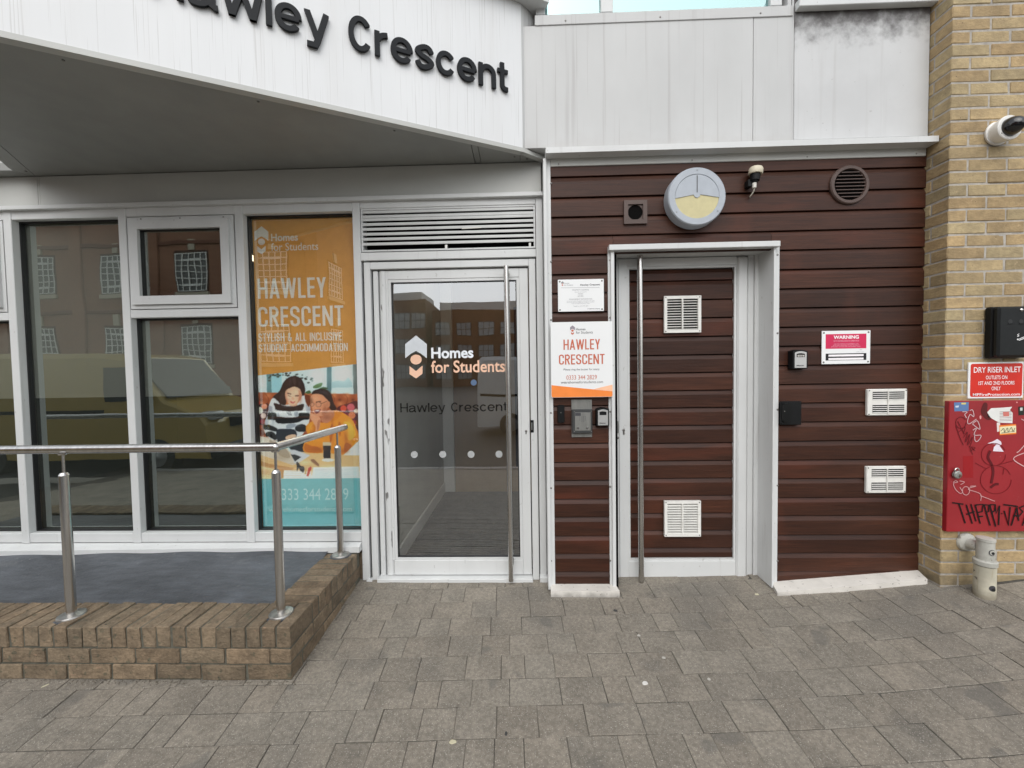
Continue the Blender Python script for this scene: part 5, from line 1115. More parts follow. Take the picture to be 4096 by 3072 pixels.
MB().lathe((c0.x, YW + .004, c0.z), (0, -1, 0), [(.0, R_), (.014, R_), (.020, R_ - .006), (.020, R_ - .022), (.014, R_ - .026), (0, R_ - .027)], 48).build('vent_ring', m_vb, rv, True)
mb = MB(); disc(mb, c0.x, c0.z, YW - .0035, R_ - .0275, .002, 40); mb.build('vent_back', m_dark, rv)
for i in range(8):
    z = (i - 3.5) * .0215; hw = math.sqrt(max(0, (R_ - .027) ** 2 - z * z)) - .002
    MB().box(c0.x - hw, c0.x + hw, YW - .016, YW - .004, c0.z + z - .0028, c0.z + z + .0018).build('slat', m_vb, rv)
r = R4(*KL(110, 357), *KL(293, 543), YW - .012); sv = thing('square_vent', 'square brown duct outlet with round hole left of the round lamp', 'vent', ((r[0] + r[1]) / 2, YW, r[2]))
MB().frame(r[0], r[1], r[2], r[3], .026, YW - .016, YW + .003).build('vent_frame', m_vb, sv)
cx_, cz_ = (r[0] + r[1]) / 2, (r[2] + r[3]) / 2; ri = .047; o4 = (r[1] - r[0]) / 2 - .026
n = 32; V = []; F = []
for i in range(n):
    a = 2 * math.pi * i / n + math.pi / 4; k = 1 / max(abs(math.cos(a)), abs(math.sin(a)))
    V += [(cx_ + ri * math.cos(a), YW - .006, cz_ + ri * math.sin(a)), (cx_ + o4 * k * math.cos(a), YW - .006, cz_ + o4 * k * math.sin(a)), (cx_ + ri * math.cos(a), YW + .02, cz_ + ri * math.sin(a))]
for i in range(n): j = (i + 1) % n; F += [(3 * i, 3 * j, 3 * j + 1, 3 * i + 1), (3 * i, 3 * i + 2, 3 * j + 2, 3 * j)]
MB().add(V, F).build('duct_plate', m_vb, sv); mb = MB(); disc(mb, cx_, cz_, YW - .002, ri - .0005, .001, 32); mb.build('duct_hole_shade', m_dark, sv)  # near-black disc paints the shade inside the open duct

# ------------------------------------------------------------------ round bulkhead lamp and its sensor
DEP = .075; c0 = at(*KL(688, 325), YW - DEP); Rl = .1765
bl = thing('bulkhead_lamp', 'round grey bulkhead lamp with half-covered yellow lens above the service door', 'lamp', (c0.x, YW, c0.z))
m_lamp = M('lamp_grey_paint', (.40, .435, .48), .45, var=((20, 20, 20), .05))
MB().lathe((c0.x, YW - .001, c0.z), (0, -1, 0), [(0, Rl + .004), (DEP - .008, Rl + .002), (DEP, Rl - .004), (DEP, .136), (DEP - .006, .135)], 64).build('lamp_body', m_lamp, bl, True)
yl = YW - DEP + .003
mb = MB(); disc(mb, c0.x, c0.z - .003, yl, .1345, .003, 48); mb.build('lens', M('yellow_lens', (.56, .50, .27), .35, var=((30, 30, 30), .05)), bl)
pts = [(c0.x + .1345 * math.cos(a), c0.z - .003 + .1345 * math.sin(a)) for a in [math.radians(-3 + 186 * i / 30) for i in range(31)]] + [(c0.x - .02, c0.z + .010), (c0.x - .016, c0.z - .002), (c0.x, c0.z - .010), (c0.x + .016, c0.z - .002), (c0.x + .02, c0.z + .010)]
MB().plate(pts, yl - .004, .0038).build('eyelid_cover', m_lamp, bl)
MB().box(c0.x - .003, c0.x + .003, yl - .0052, yl - .0042, c0.z + .022, c0.z + .127, .0003).build('cover_slot', M('slot_shadow', (.10, .105, .11), .6), bl)
for a in (90, 217, 323): MB().lathe((c0.x + .158 * math.cos(math.radians(a)), YW - DEP, c0.z + .158 * math.sin(math.radians(a))), (0, -1, 0), [(0, .0055), (.001, .004)], 12).build('screw', m_screw, bl, True)
ysn = YW - .045; p0 = at(*KL(1152, 125), ysn); p1 = at(*KL(1142, 215), ysn); p2 = at(*KL(1148, 240), ysn); p3 = at(*KL(1110, 330), YW - .003)
sn = thing('light_sensor', 'cream capped light sensor with loose cable right of the round lamp', 'sensor', (p0.x, YW, p0.z))
ax = Vector((.12, 0, 1)).normalized(); ctr = Vector((p0.x, ysn, p0.z))
MB().lathe(ctr - ax * .022, ax, [(0, .039), (.004, .041), (.030, .041), (.040, .036), (.044, .02), (.045, .001)], 28).build('sensor_cap', M('cream_plastic', (.66, .60, .46), .5, var=((14, 14, 14), .1)), sn, True)
MB().lathe(ctr - ax * .075, ax, [(0, .016), (.012, .020), (.014, .027), (.05, .030), (.0525, .030)], 20).build('sensor_holder', m_plastic, sn, True)
MB().box(p1.x - .04, p1.x - .012, YW - .046, YW - .0005, p1.z - .025, p1.z + .02, .003).build('wall_bracket', m_plastic, sn)
q0 = ctr - ax * .0755; MB().cyl(q0, q0 - Vector((0, 0, .030)), .0135, .011, 16).build('cable_gland', M('gland_white', (.72, .70, .64), .5), sn, True)
cb = smoothline([(q0.x, q0.y, q0.z - .03), (q0.x - .002, q0.y + .004, q0.z - .05), (q0.x - .015, q0.y + .02, q0.z - .075), (p3.x, YW + .002, p3.z)]); MB().tube(cb, .004, 8).build('cable', M('cable_grey', (.42, .39, .33), .5), sn, True)

# ------------------------------------------------------------------ things on the brick pier
c0 = at(4042, 508, YP - .074); cc = thing('dome_camera', 'white dome security camera with dark bubble on the brick pier', 'security camera', (c0.x, YP, c0.z))
m_cw = M('camera_white', (.78, .77, .74), .4, var=((10, 10, 10), .08)); 
MB().lathe((c0.x, YP - .0005, c0.z), (0, -1, 0), [(0, .066), (.010, .068), (.012, .060), (.030, .060), (.032, .064), (.050, .065), (.052, .068), (.070, .069), (.074, .065), (.074, .052)], 48).build('camera_housing', m_cw, cc, True)
MB().lathe((c0.x, YP - .0735, c0.z), (0, -1, 0), [(0, .0515)] + [(.066 * math.sin(math.radians(a)), .0515 * math.cos(math.radians(a))) for a in range(10, 91, 10)], 40).build('dome', M('smoked_dome', (.006, .006, .007), .06, coat=.5), cc, True)
for a in (75, 215): MB().lathe((c0.x + .0585 * math.cos(math.radians(a)), YP - .0741, c0.z + .0585 * math.sin(math.radians(a))), (0, -1, 0), [(0, .004), (.0006, .0035)], 10).build('screw', m_screw, cc)
ya = YP - .08; r = (XX(3995, 1325, ya), XX(3995, 1325, ya) + .215, ZZ(4050, 1427, ya), ZZ(4050, 1225, ya))
ash = thing('ashtray_bin', 'black wall-mounted cigarette bin on the brick pier', 'ashtray', ((r[0] + r[1]) / 2, YP, r[2]))
MB().box(r[0], r[1], YP - .045, YP - .0005, r[2] - .006, r[3] + .004, .008).build('bin_back', m_plastic, ash)
MB().box(r[0], r[1], ya, YP - .0455, r[2], r[3], .010).build('bin_front', M('ash_black', (.008, .0095, .010), .5, spec=.25, var=((30, 30, 30), .15)), ash)
KA = crop(3640, 1180, .2772)
for c in ((1447, 382), (1605, 380)):
    p = at(*KA(*c), ya); mb = MB(); disc(mb, p.x, p.z, ya - .0006, .0125, .0004, 20, .013); mb.build('stub_hole', m_black, ash); MB().box(p.x - .013, p.x + .013, ya - .004, ya - .0002, p.z - .015, p.z - .012, .001).build('hole_lip', m_plastic, ash)
p = at(*KA(1605, 215), ya); MB().lathe((p.x, ya, p.z), (0, -1, 0), [(0, .010), (.004, .009), (.007, .005), (.008, .001)], 16).build('lock', m_steel, ash, True)
mb = MB(); k2 = lambda pts: [(p.x, p.z) for p in (at(*KA(*c), ya) for c in pts)]
mb.ribbon(k2([(1575, 635), (1800, 540)]), .004, ya - .0008, .0006); mb.ribbon(k2([(1570, 655), (1800, 570)]), .004, ya - .0008, .0006); mb.ribbon(smoothline(k2([(1545, 600), (1570, 590), (1550, 575), (1575, 560)])), .003, ya - .0008, .0006)
c = k2([(1555, 640)])[0]; disc(mb, c[0], c[1], ya - .0008, .005, .0006, 14); mb.build('cigarette_mark', P_('icon_white', 225, 225, 225), ash)
YS = YP - .006; yt = YS - .0006
r = (XX(3873, 1520, YS), XX(4093, 1520, YS), ZZ(3980, 1592.5, YS), ZZ(3980, 1448, YS))
s4 = thing('dry_riser_sign', 'red and white dry riser inlet sign on the brick pier', 'sign', ((r[0] + r[1]) / 2, YS, r[2]))
MB().plate(r and [(r[0], r[2]), (r[1], r[2]), (r[1], r[3]), (r[0], r[3])], YS, .006).build('plate', m_sw, s4)
MB().plate(rounded((r[0] + .012, r[1] - .006, r[2] + .009, r[3] - .009), .012), yt, .0004).build('red_panel', P_('ink_red', 206, 44, 30), s4); yt -= .0006
for b_, c, bd in (('DRY RISER INLET', (918, 1036, 1596, 1118), .008), ('OUTLETS ON', (1092, 1162, 1400, 1214), .006), ('1ST AND 2ND FLOORS', (984, 1243, 1505, 1295), .006), ('ONLY', (1174, 1320, 1304, 1374), .006), ('MPFireProtection.com', (905, 1415, 1582, 1453), .01)): st_(s4, KA, b_, c, m_wi, bd)
KR = crop(3740, 1560, .3736); yc = YP - .028
m_red = M('cabinet_red', (.30, .014, .020), .38, var=((4, 4, 4), .10), speck=[((16, 16, 16), .69, (.24, .03, .03), .5), ((120, 120, 120), .75, (.6, .4, .4), .5)])
r = (XX(3792, 1860, yc), XX(3792, 1860, yc) + .60, ZZ(3940, 2127, yc), ZZ(3940, 1603, yc))
rc = thing('red_cabinet', 'red metal dry riser cabinet door with graffiti and torn stickers', 'cabinet', ((r[0] + r[1]) / 2, YP, r[2]))
MB().box(r[0], r[1], yc, YP + .002, r[2], r[3], .003).build('cabinet_door', m_red, rc)
k3 = lambda pts: [(p.x, p.z) for p in (at(*KR(*c), yc) for c in pts)]
def patch(name, col, pts, lv_=0, sm=False): q = k3(pts); MB().plate(smoothpoly(q) if sm else q, yc - .0008 - lv_ * .0004, .0005).build(name, P_('gr_%d_%d_%d' % col, *col), rc)
patch('sticker', (92, 122, 168), [(202, 133), (360, 128), (358, 225), (206, 228)]); patch('sticker_print', (214, 200, 120), [(280, 138), (330, 136), (328, 154), (282, 155)], 1); patch('sticker_print', (196, 206, 220), [(215, 170), (255, 165), (250, 186), (218, 188)], 1)
patch('torn_sticker', (226, 226, 222), [(560, 235), (600, 195), (700, 190), (825, 180), (800, 215), (830, 245), (828, 355), (690, 350), (650, 330), (600, 300), (565, 290)])
for i in range(7): patch('sticker_print', (150, 130, 130), [(690, 232 + i * 16), (818, 228 + i * 16), (818, 233 + i * 16), (690, 237 + i * 16)], 1)
patch('sticker_print', (206, 120, 110), [(725, 235), (790, 232), (790, 280), (730, 284)], 2); patch('torn_sticker', (226, 214, 210), [(660, 350), (695, 345), (698, 440), (664, 448)])
patch('tag_sticker', (236, 130, 50), [(686, 378), (864, 364), (868, 470), (690, 484)], 1); patch('tag_sticker_face', (232, 224, 180), [(692, 394), (864, 380), (866, 455), (694, 470)], 2)
patch('torn_sticker', (226, 216, 226), [(560, 572), (625, 548), (665, 524), (705, 552), (712, 580), (690, 600), (735, 660), (620, 655), (630, 610), (660, 580)])
patch('sticker', (34, 40, 34), [(890, 178), (952, 174), (952, 268), (892, 272)]); patch('sticker_print', (200, 206, 200), [(908, 190), (935, 188), (935, 220), (908, 222)], 1)
patch('paint_chip', (214, 150, 150), el(486, 292, 10, 20, 8), 0, True); patch('paint_chip', (230, 160, 160), el(876, 132, 8, 8, 8), 0)
patch('door_flap', (150, 24, 30), [(300, 706), (408, 706), (408, 940), (300, 938)], -.5)
def strokes(name, col, wd, lists, lv_=3, sm=True, taper=False):
    mb = MB()
    for i, l in enumerate(lists): mb.ribbon(smoothline(k3(l)) if sm else k3(l), wd, yc - .0008 - lv_ * .0004 - i * .00004, .00004, taper)
    mb.build(name, P_('pen_%d_%d_%d' % col, *col), rc)
strokes('white_tag', (206, 176, 178), .0042, [[(290, 232), (340, 236), (315, 262), (335, 300)], [(368, 220), (400, 215), (412, 285), (372, 262), (345, 330), (362, 362), (440, 310)], [(398, 360), (450, 330), (476, 420), (398, 365)], [(400, 430), (440, 410), (415, 480), (490, 486), (455, 545), (425, 540), (420, 470)]])
strokes('dark_tag', (96, 16, 24), .0034, [el(275, 350, 55, 62, 12), [(240, 335), (310, 470)], [(220, 380), (260, 500), (300, 590)], [(250, 450), (320, 400), (300, 470)], [(300, 510), (345, 450), (320, 560), (370, 470), (345, 590), (400, 500), (370, 610)], [(365, 600), (400, 690)], [(370, 655), (425, 620), (385, 610), (425, 650)]], 4)
strokes('pale_tag', (198, 150, 150), .0040, [[(258, 972), (312, 985), (270, 1012)], [(190, 990), (215, 970), (240, 985), (195, 1000), (215, 1060), (265, 1105), (290, 1090), (262, 1040)], el(328, 1078, 38, 45, 12) + [(366, 1078)], [(370, 1030), (436, 1028), (350, 1060), (480, 1110), (485, 1185)], [(480, 1130), (560, 1160), (636, 1190)]])
for l_ in ([(920, 310), (960, 330)], [(980, 560), (900, 650), (870, 668)], [(990, 660), (835, 735), (990, 840)]): strokes('pale_tag', (214, 172, 172), .005, [l_])
strokes('dark_scrawl', (116, 18, 26), .0040, [el(625, 690, 130, 120, 16), el(650, 960, 165, 150, 18), [(430, 780), (520, 830), (560, 840)], [(680, 800), (860, 750)], [(735, 840), (725, 905)]], 2)
strokes('dark_scrawl', (92, 16, 24), .015, [[(590, 650), (565, 720), (605, 800), (620, 880), (600, 1000)], [(590, 1045), (640, 1010), (680, 1008)]], 2)
patch('dark_smear', (88, 24, 26), [(490, 230), (520, 140), (560, 150), (560, 240), (600, 310), (560, 320), (520, 290)], 0, True)
strokes('black_tag', (14, 10, 14), .0082, [[(180, 1205), (300, 1222)], [(250, 1212), (320, 1425)], [(330, 1225), (395, 1430)], [(380, 1220), (435, 1405)], [(330, 1330), (420, 1300)], [(425, 1225), (480, 1430)], [(430, 1230), (510, 1222), (500, 1300), (450, 1310)], [(450, 1355), (510, 1350)], [(520, 1225), (585, 1450)], [(520, 1228), (570, 1230), (570, 1300), (535, 1310)], [(580, 1225), (645, 1460)], [(580, 1228), (640, 1225), (635, 1290), (600, 1310)], [(640, 1228), (650, 1320), (685, 1240)], [(685, 1235), (675, 1445)], [(725, 1225), (880, 1245)], [(735, 1290), (780, 1450), (800, 1250)], [(870, 1255), (810, 1450)], [(870, 1255), (890, 1400)], [(835, 1340), (900, 1350)], [(955, 1235), (895, 1260), (935, 1300), (900, 1340)], [(970, 1330), (930, 1450)]], 5, False)
mb = MB(); c = k3([(710, 1322)])[0]; disc(mb, c[0], c[1], yc - .0032, .004, .0004, 10); mb.build('black_tag', P_('pen_14_10_14', 14, 10, 14), rc)
strokes('sticker_scrawl', (40, 36, 44), .0024, [[(700, 440), (730, 410), (740, 450), (770, 405), (780, 450), (810, 400), (830, 440), (850, 405)], [(705, 460), (850, 440)]], 6)
p = at(*KR(245, 900), yc - .02); pd = thing('padlock', 'grey weathered padlock hanging on the red cabinet door', 'padlock', (p.x, yc, p.z))
MB().lathe((p.x, yc - .006, p.z - .004), (0, -1, 0), [(0, .020), (.004, .023), (.016, .023), (.020, .018), (.021, .001)], 20).build('lock_body', M('lock_grey', (.30, .31, .29), .5, .5, var=((60, 60, 60), .3)), pd, True)
MB().tube([(p.x + .013 * math.cos(a), yc - .014, p.z + .018 + .016 * math.sin(a)) for a in [math.pi * i / 10 for i in range(11)]], .0036, 8).build('shackle', m_steel, pd, True)
MB().box(p.x + .001, p.x + .013, yc - .030, yc - .026, p.z - .018, p.z, .001).build('key_cover', M('rusty_brown', (.13, .06, .04), .6), pd)
# capped drain pipe at the foot of the pier
yq = YP - .105; pc = at(3941, 2300, yq); gz = ground(pc.x, yq) - .01; pzc = ZZ(3935, 2250, yq); pzt_ = ZZ(3925, 2156, yq)
dp = thing('drain_pipe', 'stubby cream painted drain pipe stump at the foot of the brick pier', 'pipe', (pc.x, yq, gz))
m_pipe = M('cream_pipe_paint', (.52, .49, .39), .5, var=((9, 9, 9), .2), streak=((40, 40, 6), .56, .7, (.33, .28, .19), .5), speck=[((22, 22, 22), .67, (.06, .05, .05), .85)], stain=(gz + .08, gz, (.16, .13, .09), .7, (14, 14, 14)))
m_pipe2 = M('grey_pipe_paint', (.46, .455, .41), .45, var=((9, 9, 9), .22), speck=[((30, 30, 30), .66, (.12, .10, .08), .7)])
pxq = pc.x - .003
MB().lathe((pxq, yq, gz - .02), (0, 0, 1), [(0, .047), (pzc - gz + .005, .047)], 32).build('lower_pipe', m_pipe, dp, True)
MB().lathe((pxq, yq, pzc - .012), (0, 0, 1), [(0, .048), (.002, .0515), (.026, .0525), (.032, .048), (.033, .040)], 32).build('pipe_collar', m_pipe2, dp, True)
MB().lathe((pxq, yq, pzc + .018), (0, 0, 1), [(0, .039), (pzt_ - pzc - .03, .038), (pzt_ - pzc - .026, .041), (pzt_ - pzc - .012, .041), (pzt_ - pzc - .010, .036), (pzt_ - pzc - .011, .001)], 32).build('upper_pipe', m_pipe2, dp, True)
zr_ = (pzc + pzt_) / 2 + .01
MB().lathe((pxq - .004, YP, zr_), (0, -1, 0), [(0, .056), (.006, .056), (.016, .05), (.022, .032), (.024, .030), (.075, .030)], 32).build('wall_rose', m_pipe2, dp, True)
fa = Vector((-.55, -.83, 0)).normalized()
def onpipe(rad, ang, z): return (pxq + rad * math.sin(ang), yq - rad * math.cos(ang), z)
def pipe_patch(name, mat, rad, a0, z0, ra, rz, n=14): 
    pts = [(a0 + ra * math.cos(t), z0 + rz * math.sin(t)) for t in [2 * math.pi * i / n for i in range(n)]]
    MB().prism([onpipe(rad, a, z) for a, z in pts], [onpipe(rad + .0008, a, z) for a, z in pts]).build(name, mat, dp)
pipe_patch('marker_outline', m_ink, .0395, -.10, (pzc + pzt_) / 2 + .004, .40, .018); pipe_patch('marker_fill', m_pipe2, .0403, -.08, (pzc + pzt_) / 2 + .005, .33, .014); pipe_patch('marker_blot', m_black, .0411, -.02, (pzc + pzt_) / 2 + .002, .20, .008)
pipe_patch('paint_scar', m_ink, .0475, -.12, gz + .075, .35, .017); pipe_patch('paint_scar', m_black, .0482, .0, gz + .068, .22, .010)

# ------------------------------------------------------------------ litter and gum on the pavers
def spot(px, py, rx, ry, name, label, cat, mat, ang=0.0, h=.0025):
    z = 0
    for _ in range(30): p = atz(px, py, z); z = .5 * z + .5 * ground(p.x, p.y)
    n = 14; rr = random.Random(px); pts = []
    for i in range(n):
        a = 2 * math.pi * i / n; k = 1 + rr.uniform(-.14, .14); u, v = rx * k * math.cos(a), ry * k * math.sin(a); pts.append((p.x + u * math.cos(ang) - v * math.sin(ang), p.y + u * math.sin(ang) + v * math.cos(ang)))
    o = MB().prism([(a, b_, ground(a, b_) + .001) for a, b_ in pts], [((a - p.x) * .85 + p.x, (b_ - p.y) * .85 + p.y, ground(a, b_) + .001 + h) for a, b_ in pts]).build(name, mat, None); o['label'] = label; o['category'] = cat
m_gum = M('pale_gum', (.42, .40, .36), .8); m_gumd = M('dark_gum', (.045, .043, .042), .7); m_leaf = M('dry_leaf', (.50, .46, .32), .7)
spot(1811, 2969, .015, .009, 'fallen_leaf', 'pale dry leaf on the pavers at the bottom centre of the photo', 'leaf', m_leaf)
spot(3027, 2378, .012, .008, 'fallen_leaf', 'pale dry leaf on the pavers before the service door casing', 'leaf', m_leaf)
spot(180, 2745, .016, .005, 'fallen_leaf', 'thin pale leaf beside the foot of the low brick wall', 'leaf', m_leaf, .9)
spot(2555, 2543, .010, .008, 'chewing_gum', 'round pale gum spot, nearest of the pale spots to the service door', 'gum', m_gum)
spot(2655, 2632, .010, .008, 'chewing_gum', 'faint pale gum spot just above the white splat on the pavers', 'gum', m_gum)
spot(2580, 2734, .016, .012, 'chewing_gum', 'largest white splat on the pavers before the service door', 'gum', M('white_splat', (.62, .60, .57), .8), .5)
spot(2836, 2718, .008, .008, 'chewing_gum', 'small pale gum spot right of the white splat on the pavers', 'gum', m_gum)
spot(2462, 2443, .014, .012, 'chewing_gum', 'dark round gum stain in front of the short white plinth', 'gum', m_gumd, 0, .001)
spot(2024, 2935, .006, .010, 'chewing_gum', 'small black speck on the pavers near the bottom centre', 'gum', m_gumd, 0, .001)

gr_ = MB(); rg = random.Random(9)
for i in range(420):
    x = rg.uniform(-3.2, WX + .03); y = WALLY - abs(rg.gauss(0, .012)) - .004
    if i > 330: x = WX + abs(rg.gauss(0, .010)) + .004; y = rg.uniform(WALLY, -.05)
    z = ground(x, y); r_ = rg.uniform(.0015, .0048); a = rg.uniform(0, 6)
    gr_.prism([(x + r_ * math.cos(a + k), y + r_ * math.sin(a + k), z) for k in (0, 1.6, 3.1, 4.7)], [(x + r_ * .5 * math.cos(a + k), y + r_ * .5 * math.sin(a + k), z + r_ * .9) for k in (0, 1.6, 3.1, 4.7)])
gt_ = gr_.build('grit', M('loose_grit', (.16, .14, .11), .9, var=((300, 300, 300), .5)), None, kind='stuff'); gt_['label'] = 'loose grit gathered along the foot of the low brick wall'; gt_['category'] = 'grit'

# ------------------------------------------------------------------ across the street (seen as reflections in the glass)
m_wb = M('red_brick_far', lin(146, 102, 82), .9, var=((.5, .5, .5), .16), var2=((18, 18, 30), .15)); m_stone = M('stone_trim', (.50, .45, .36), .8); m_wbar = M('white_glazing_bar', (.78, .78, .76), .5); m_dgl = M('dark_pane', (.05, .058, .065), .1)
YB = -13.7; vy = .14 - YB                       # depth of the mirror image
def mir(px, py): p = at(px, py, vy); return p.x, p.z
wh = thing('brick_warehouse', 'red brick warehouse across the street with white barred windows', 'building', (-14, YB, -.4))
xc = mir(1250, 1400)[0]; ztop = 9.6
MB().box(xc - 26, xc, YB - 11, YB, -.5, ztop).build('wall', m_wb, wh)
MB().box(xc - 26.2, xc + .25, YB - 11.2, YB + .25, ztop + .001, ztop + .5, .04).build('cornice', m_stone, wh)
wins = [mir(159, 1104), mir(467, 1100), mir(740, 1100)]; step = (wins[1][0] - wins[0][0])
zw1 = mir(159, 1104)[1]; zw2 = mir(159, 1390)[1]
for z in (mir(300, 985)[1], mir(300, 1250)[1]): MB().box(xc - 26, xc + .06, YB, YB + .08, z - .10, z + .06, .02).build('string_course', M('brick_band', lin(108, 66, 54), .9), wh)
def warehouse_window(x, y, zc, w_, h, nrm):
    q = lambda a, d, z: (x + a, y + d, z) if nrm == 'y' else (x + d, y + a, z)
    def bx3(mb, a0, a1, d0, d1, z0, z1):
        p = q(a0, d0, z0); p2 = q(a1, d1, z1); mb.box(p[0], p2[0], p[1], p2[1], p[2], p2[2])
    mb = MB(); bx3(mb, -w_ / 2 - .08, w_ / 2 + .08, -.02, .012, zc - h / 2 - .06, zc + h / 2 + .12); o = mb.build('window', M('brick_dark_reveal', lin(70, 44, 38), .9), wh)
    mb = MB(); bx3(mb, -w_ / 2, w_ / 2, -.01, .02, zc - h / 2, zc + h / 2); mb.build('pane', m_dgl, o)
    mb = MB()
    for i in range(6): a = -w_ / 2 + w_ * i / 5; bx3(mb, a - .016, a + .016, .021, .05, zc - h / 2, zc + h / 2)
    for i in range(7): z = zc - h / 2 + h * i / 6; bx3(mb, -w_ / 2 - .03, w_ / 2 + .03, .022, .046, z - .016, z + .016)
    bx3(mb, -w_ * .28, w_ * .28, .047, .055, zc + h * .30, zc + h * .36); bx3(mb, -w_ * .28, w_ * .28, .047, .055, zc - h * .36, zc - h * .30)
    mb.build('glazing_bars', m_wbar, o)
    mb = MB(); bx3(mb, -.12, .12, .0, .07, zc + h / 2 + .125, zc + h / 2 + .55); mb.build('keystone', m_stone, o); mb = MB(); bx3(mb, -w_ / 2 - .12, w_ / 2 + .12, .0, .10, zc - h / 2 - .22, zc - h / 2 - .065); mb.build('window_stone', m_stone, o)
hW = abs(mir(159, 1033)[1] - mir(159, 1176)[1]); wW = mir(215, 1104)[0] - mir(103, 1104)[0]
for k in range(-3, 5):
    x = wins[0][0] + step * k
    if x > xc - 1: continue
    for z in (zw1, zw2): warehouse_window(x, YB, z, wW, hW, 'y')
    MB().box(x + step / 2 - .28, x + step / 2 + .28, YB, YB + .12, -.4, ztop, .02).build('pilaster', m_wb, wh)
for k in range(3):
    for z in (zw1, zw2): warehouse_window(xc, YB - 2.2 - 3.1 * k, z, wW, hW, 'x')
def far_block(label, x0, x1, y, h, nw, rows, w_, hh, zfirst, dz):
    t = thing('far_building', label, 'building', ((x0 + x1) / 2, y, -.4), 'brick blocks down the side street')
    MB().box(x0, x1, y - 8, y, -.5, h).build('wall', M('far_brown_brick', lin(112, 78, 60), .9, var=((.4, .4, .4), .15)), t); MB().box(x0 + .8, x1 - .6, y - 7, y - .8, h + .001, h + 1.0).build('roof', M('pale_render', (.62, .62, .60), .8), t)
    for r_ in range(rows):
        for i in range(nw):
            x = x0 + (x1 - x0) * (i + .5) / nw; z = zfirst + r_ * dz
            o = MB().box(x - w_ / 2, x + w_ / 2, y, y + .05, z - hh / 2, z + hh / 2).build('window', M('far_pane', (.30, .34, .36), .15), t)
            mb = MB()
            for k in (-.5, -.17, .17, .5): mb.box(x + k * w_ - .03, x + k * w_ + .03, y + .051, y + .08, z - hh / 2, z + hh / 2)
            for k in (-.5, 0, .5): mb.box(x - w_ / 2, x + w_ / 2, y + .051, y + .079, z + k * hh - .03, z + k * hh + .03)
            mb.build('glazing_bars', m_dgl, o)
yF = -44; vyF = .1 - yF; mf = lambda px, py: at(px, py, vyF)
p0 = mf(1540, 1200); p1 = mf(1700, 1200); far_block('tall brick block at the far end of the side street', p0.x - 6, p1.x, yF, p1.z, 6, 3, 1.6, 1.7, 1.4, 2.9)
p0 = mf(1722, 1240); far_block('long brick block with window rows at the far end of the side street', p0.x, p0.x + 30, yF - .4, p0.z, 12, 3, 1.7, 1.4, 1.2, 2.5)
m_tyre = M('tyre_rubber', (.015, .015, .015), .8); m_rim = M('wheel_rim', (.30, .30, .31), .35, .7); m_vgl = M('van_glass', (.02, .023, .027), .25, spec=.12)
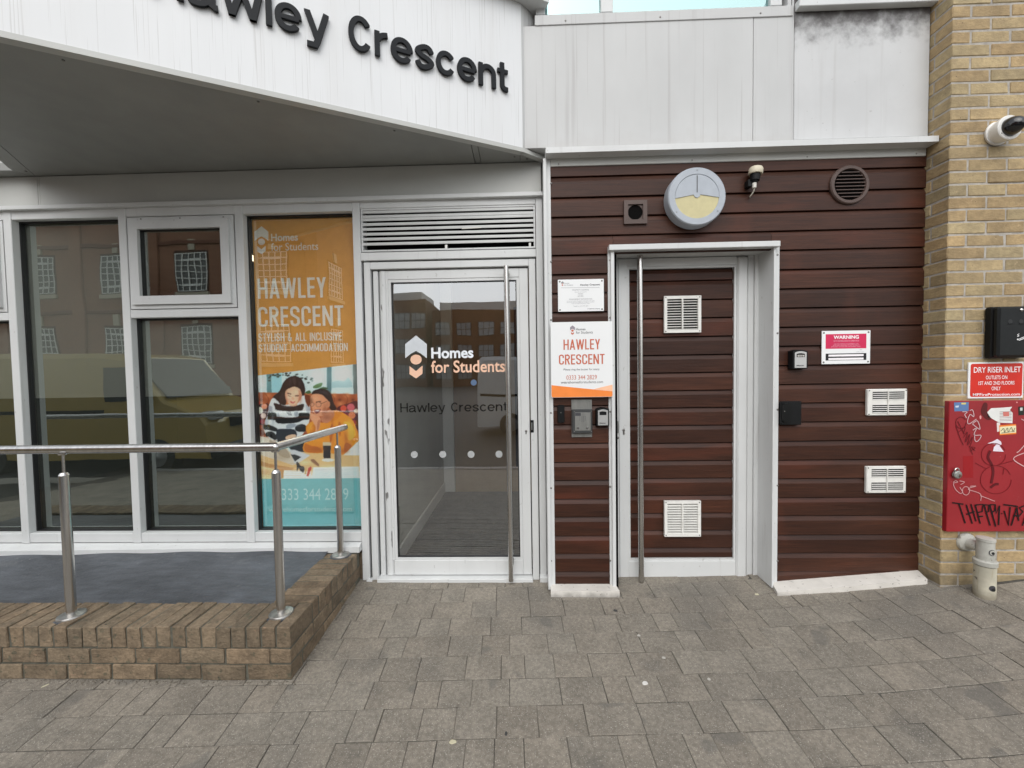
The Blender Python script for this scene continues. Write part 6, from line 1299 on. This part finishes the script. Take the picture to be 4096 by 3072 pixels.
def van(name, label, cat, loc, col, L_, H, Wd, sgn, flat):
    t = thing(name, label, cat, loc); X0, Y0, Z0 = loc
    T = lambda u, v, z: (X0 + sgn * u, Y0 + v, Z0 + z)
    nose = [(0, .30), (0, .62 * H), (-.12, .66 * H)] if not flat else [(0, .30), (0, .45 * H), (-.10, .50 * H)]
    prof = [(-L_, .28), (-L_ + .02, .95 * H), (-L_ + .15, H), (-L_ * .40, H), (-L_ * .33, .985 * H), (-L_ * .28, .96 * H), (-.85, .60 * H), (-.60, .56 * H), (-.12, .48 * H), (0, .40 * H), (0.02, .28)]
    c = M('paint_' + name, col, .25, var=((3, 3, 3), .04), coat=.6); n = len(prof); rings = []
    for v, ins in ((-Wd / 2, .05), (-Wd / 2 + .06, 0.0), (Wd / 2 - .06, 0.0), (Wd / 2, .05)):
        rings.append([T(u * (1 - ins * .3) - ins * .2, v, .3 + (z - .3) * (1 - ins)) for u, z in prof])
    V = [p for r_ in rings for p in r_]; F = [(k * n + i, k * n + (i + 1) % n, (k + 1) * n + (i + 1) % n, (k + 1) * n + i) for k in range(3) for i in range(n)] + [tuple(range(n))[::-1], tuple(3 * n + i for i in range(n))]
    MB().add(V, F).build('body', c, t)
    A = (-L_ * .285, .945 * H); Bq = (-.875, .615 * H)
    MB().prism([T(A[0] + .03, -Wd * .42, A[1] + .01), T(A[0] + .03, Wd * .42, A[1] + .01), T(Bq[0] + .03, Wd * .45, Bq[1] + .01), T(Bq[0] + .03, -Wd * .45, Bq[1] + .01)], [T(A[0] + .05, -Wd * .42, A[1] + .02), T(A[0] + .05, Wd * .42, A[1] + .02), T(Bq[0] + .05, Wd * .45, Bq[1] + .02), T(Bq[0] + .05, -Wd * .45, Bq[1] + .02)]).build('windscreen', m_vgl, t)
    for s in (-1, 1):
        y_ = s * (Wd / 2 + .002); MB().prism([T(-1.95, y_, .60 * H), T(-1.0, y_, .60 * H), T(-1.45, y_, .88 * H), T(-1.95, y_, .88 * H)], [T(-1.95, y_ + s * .01, .60 * H), T(-1.0, y_ + s * .01, .60 * H), T(-1.45, y_ + s * .01, .88 * H), T(-1.95, y_ + s * .01, .88 * H)]).build('side_window', m_vgl, t)
        for u in (-.95, -L_ + .95):
            p = T(u, s * (Wd / 2 - .10), .33); w_ = MB().cyl((p[0], p[1] - .11, p[2]), (p[0], p[1] + .115, p[2]), .33, n=24).build('wheel', m_tyre, t); MB().lathe((p[0], p[1] + s * .12, p[2]), (0, s, 0), [(0, .20), (.012, .19), (.015, .05), (.02, .04)], 18).build('rim', m_rim, w_, True)
        p = T(-.06, s * Wd * .36, .47 * H); MB().box(p[0] - .16, p[0] + .12, p[1] - .14, p[1] + .14, p[2] - .10, p[2] + .07, .03).build('headlight', M('headlight_lens', (.42, .43, .43), .15), t)
        p = T(-1.15, s * (Wd / 2 + .12), .62 * H); MB().box(p[0] - .06, p[0] + .06, p[1] - .10, p[1] + .10, p[2] - .12, p[2] + .14, .03).build('mirror', m_plastic, t)
        MB().box(*sorted((T(-2.0, 0, 0)[0], T(-L_ + .1, 0, 0)[0])), Y0 + s * (Wd / 2 + .001) - .008, Y0 + s * (Wd / 2 + .001) + .008, Z0 + .50 * H, Z0 + .53 * H, .003).build('rubbing_strip', m_plastic, t)
    p = T(.03, 0, .40 * H); MB().box(p[0] - .05, p[0] + .05, p[1] - .36, p[1] + .36, p[2] - .12, p[2] + .10, .02).build('grille', m_plastic, t)
    p = T(.0, 0, .40); MB().box(p[0] - .12, p[0] + .10, p[1] - Wd * .47, p[1] + Wd * .47, p[2] - .14, p[2] + .10, .04).build('bumper', m_plastic, t)
van('yellow_van', 'yellow panel van parked across the road, mirrored in the shop windows', 'van', (-6.0, -5.6, -.42), (.36, .25, .06), 5.2, 2.32, 1.95, 1, False)
van('silver_van', 'pale silver van parked beyond the road, mirrored in the glass door', 'van', (3.6, -9.6, -.42), (.74, .74, .72), 4.9, 2.25, 1.9, 1, True)
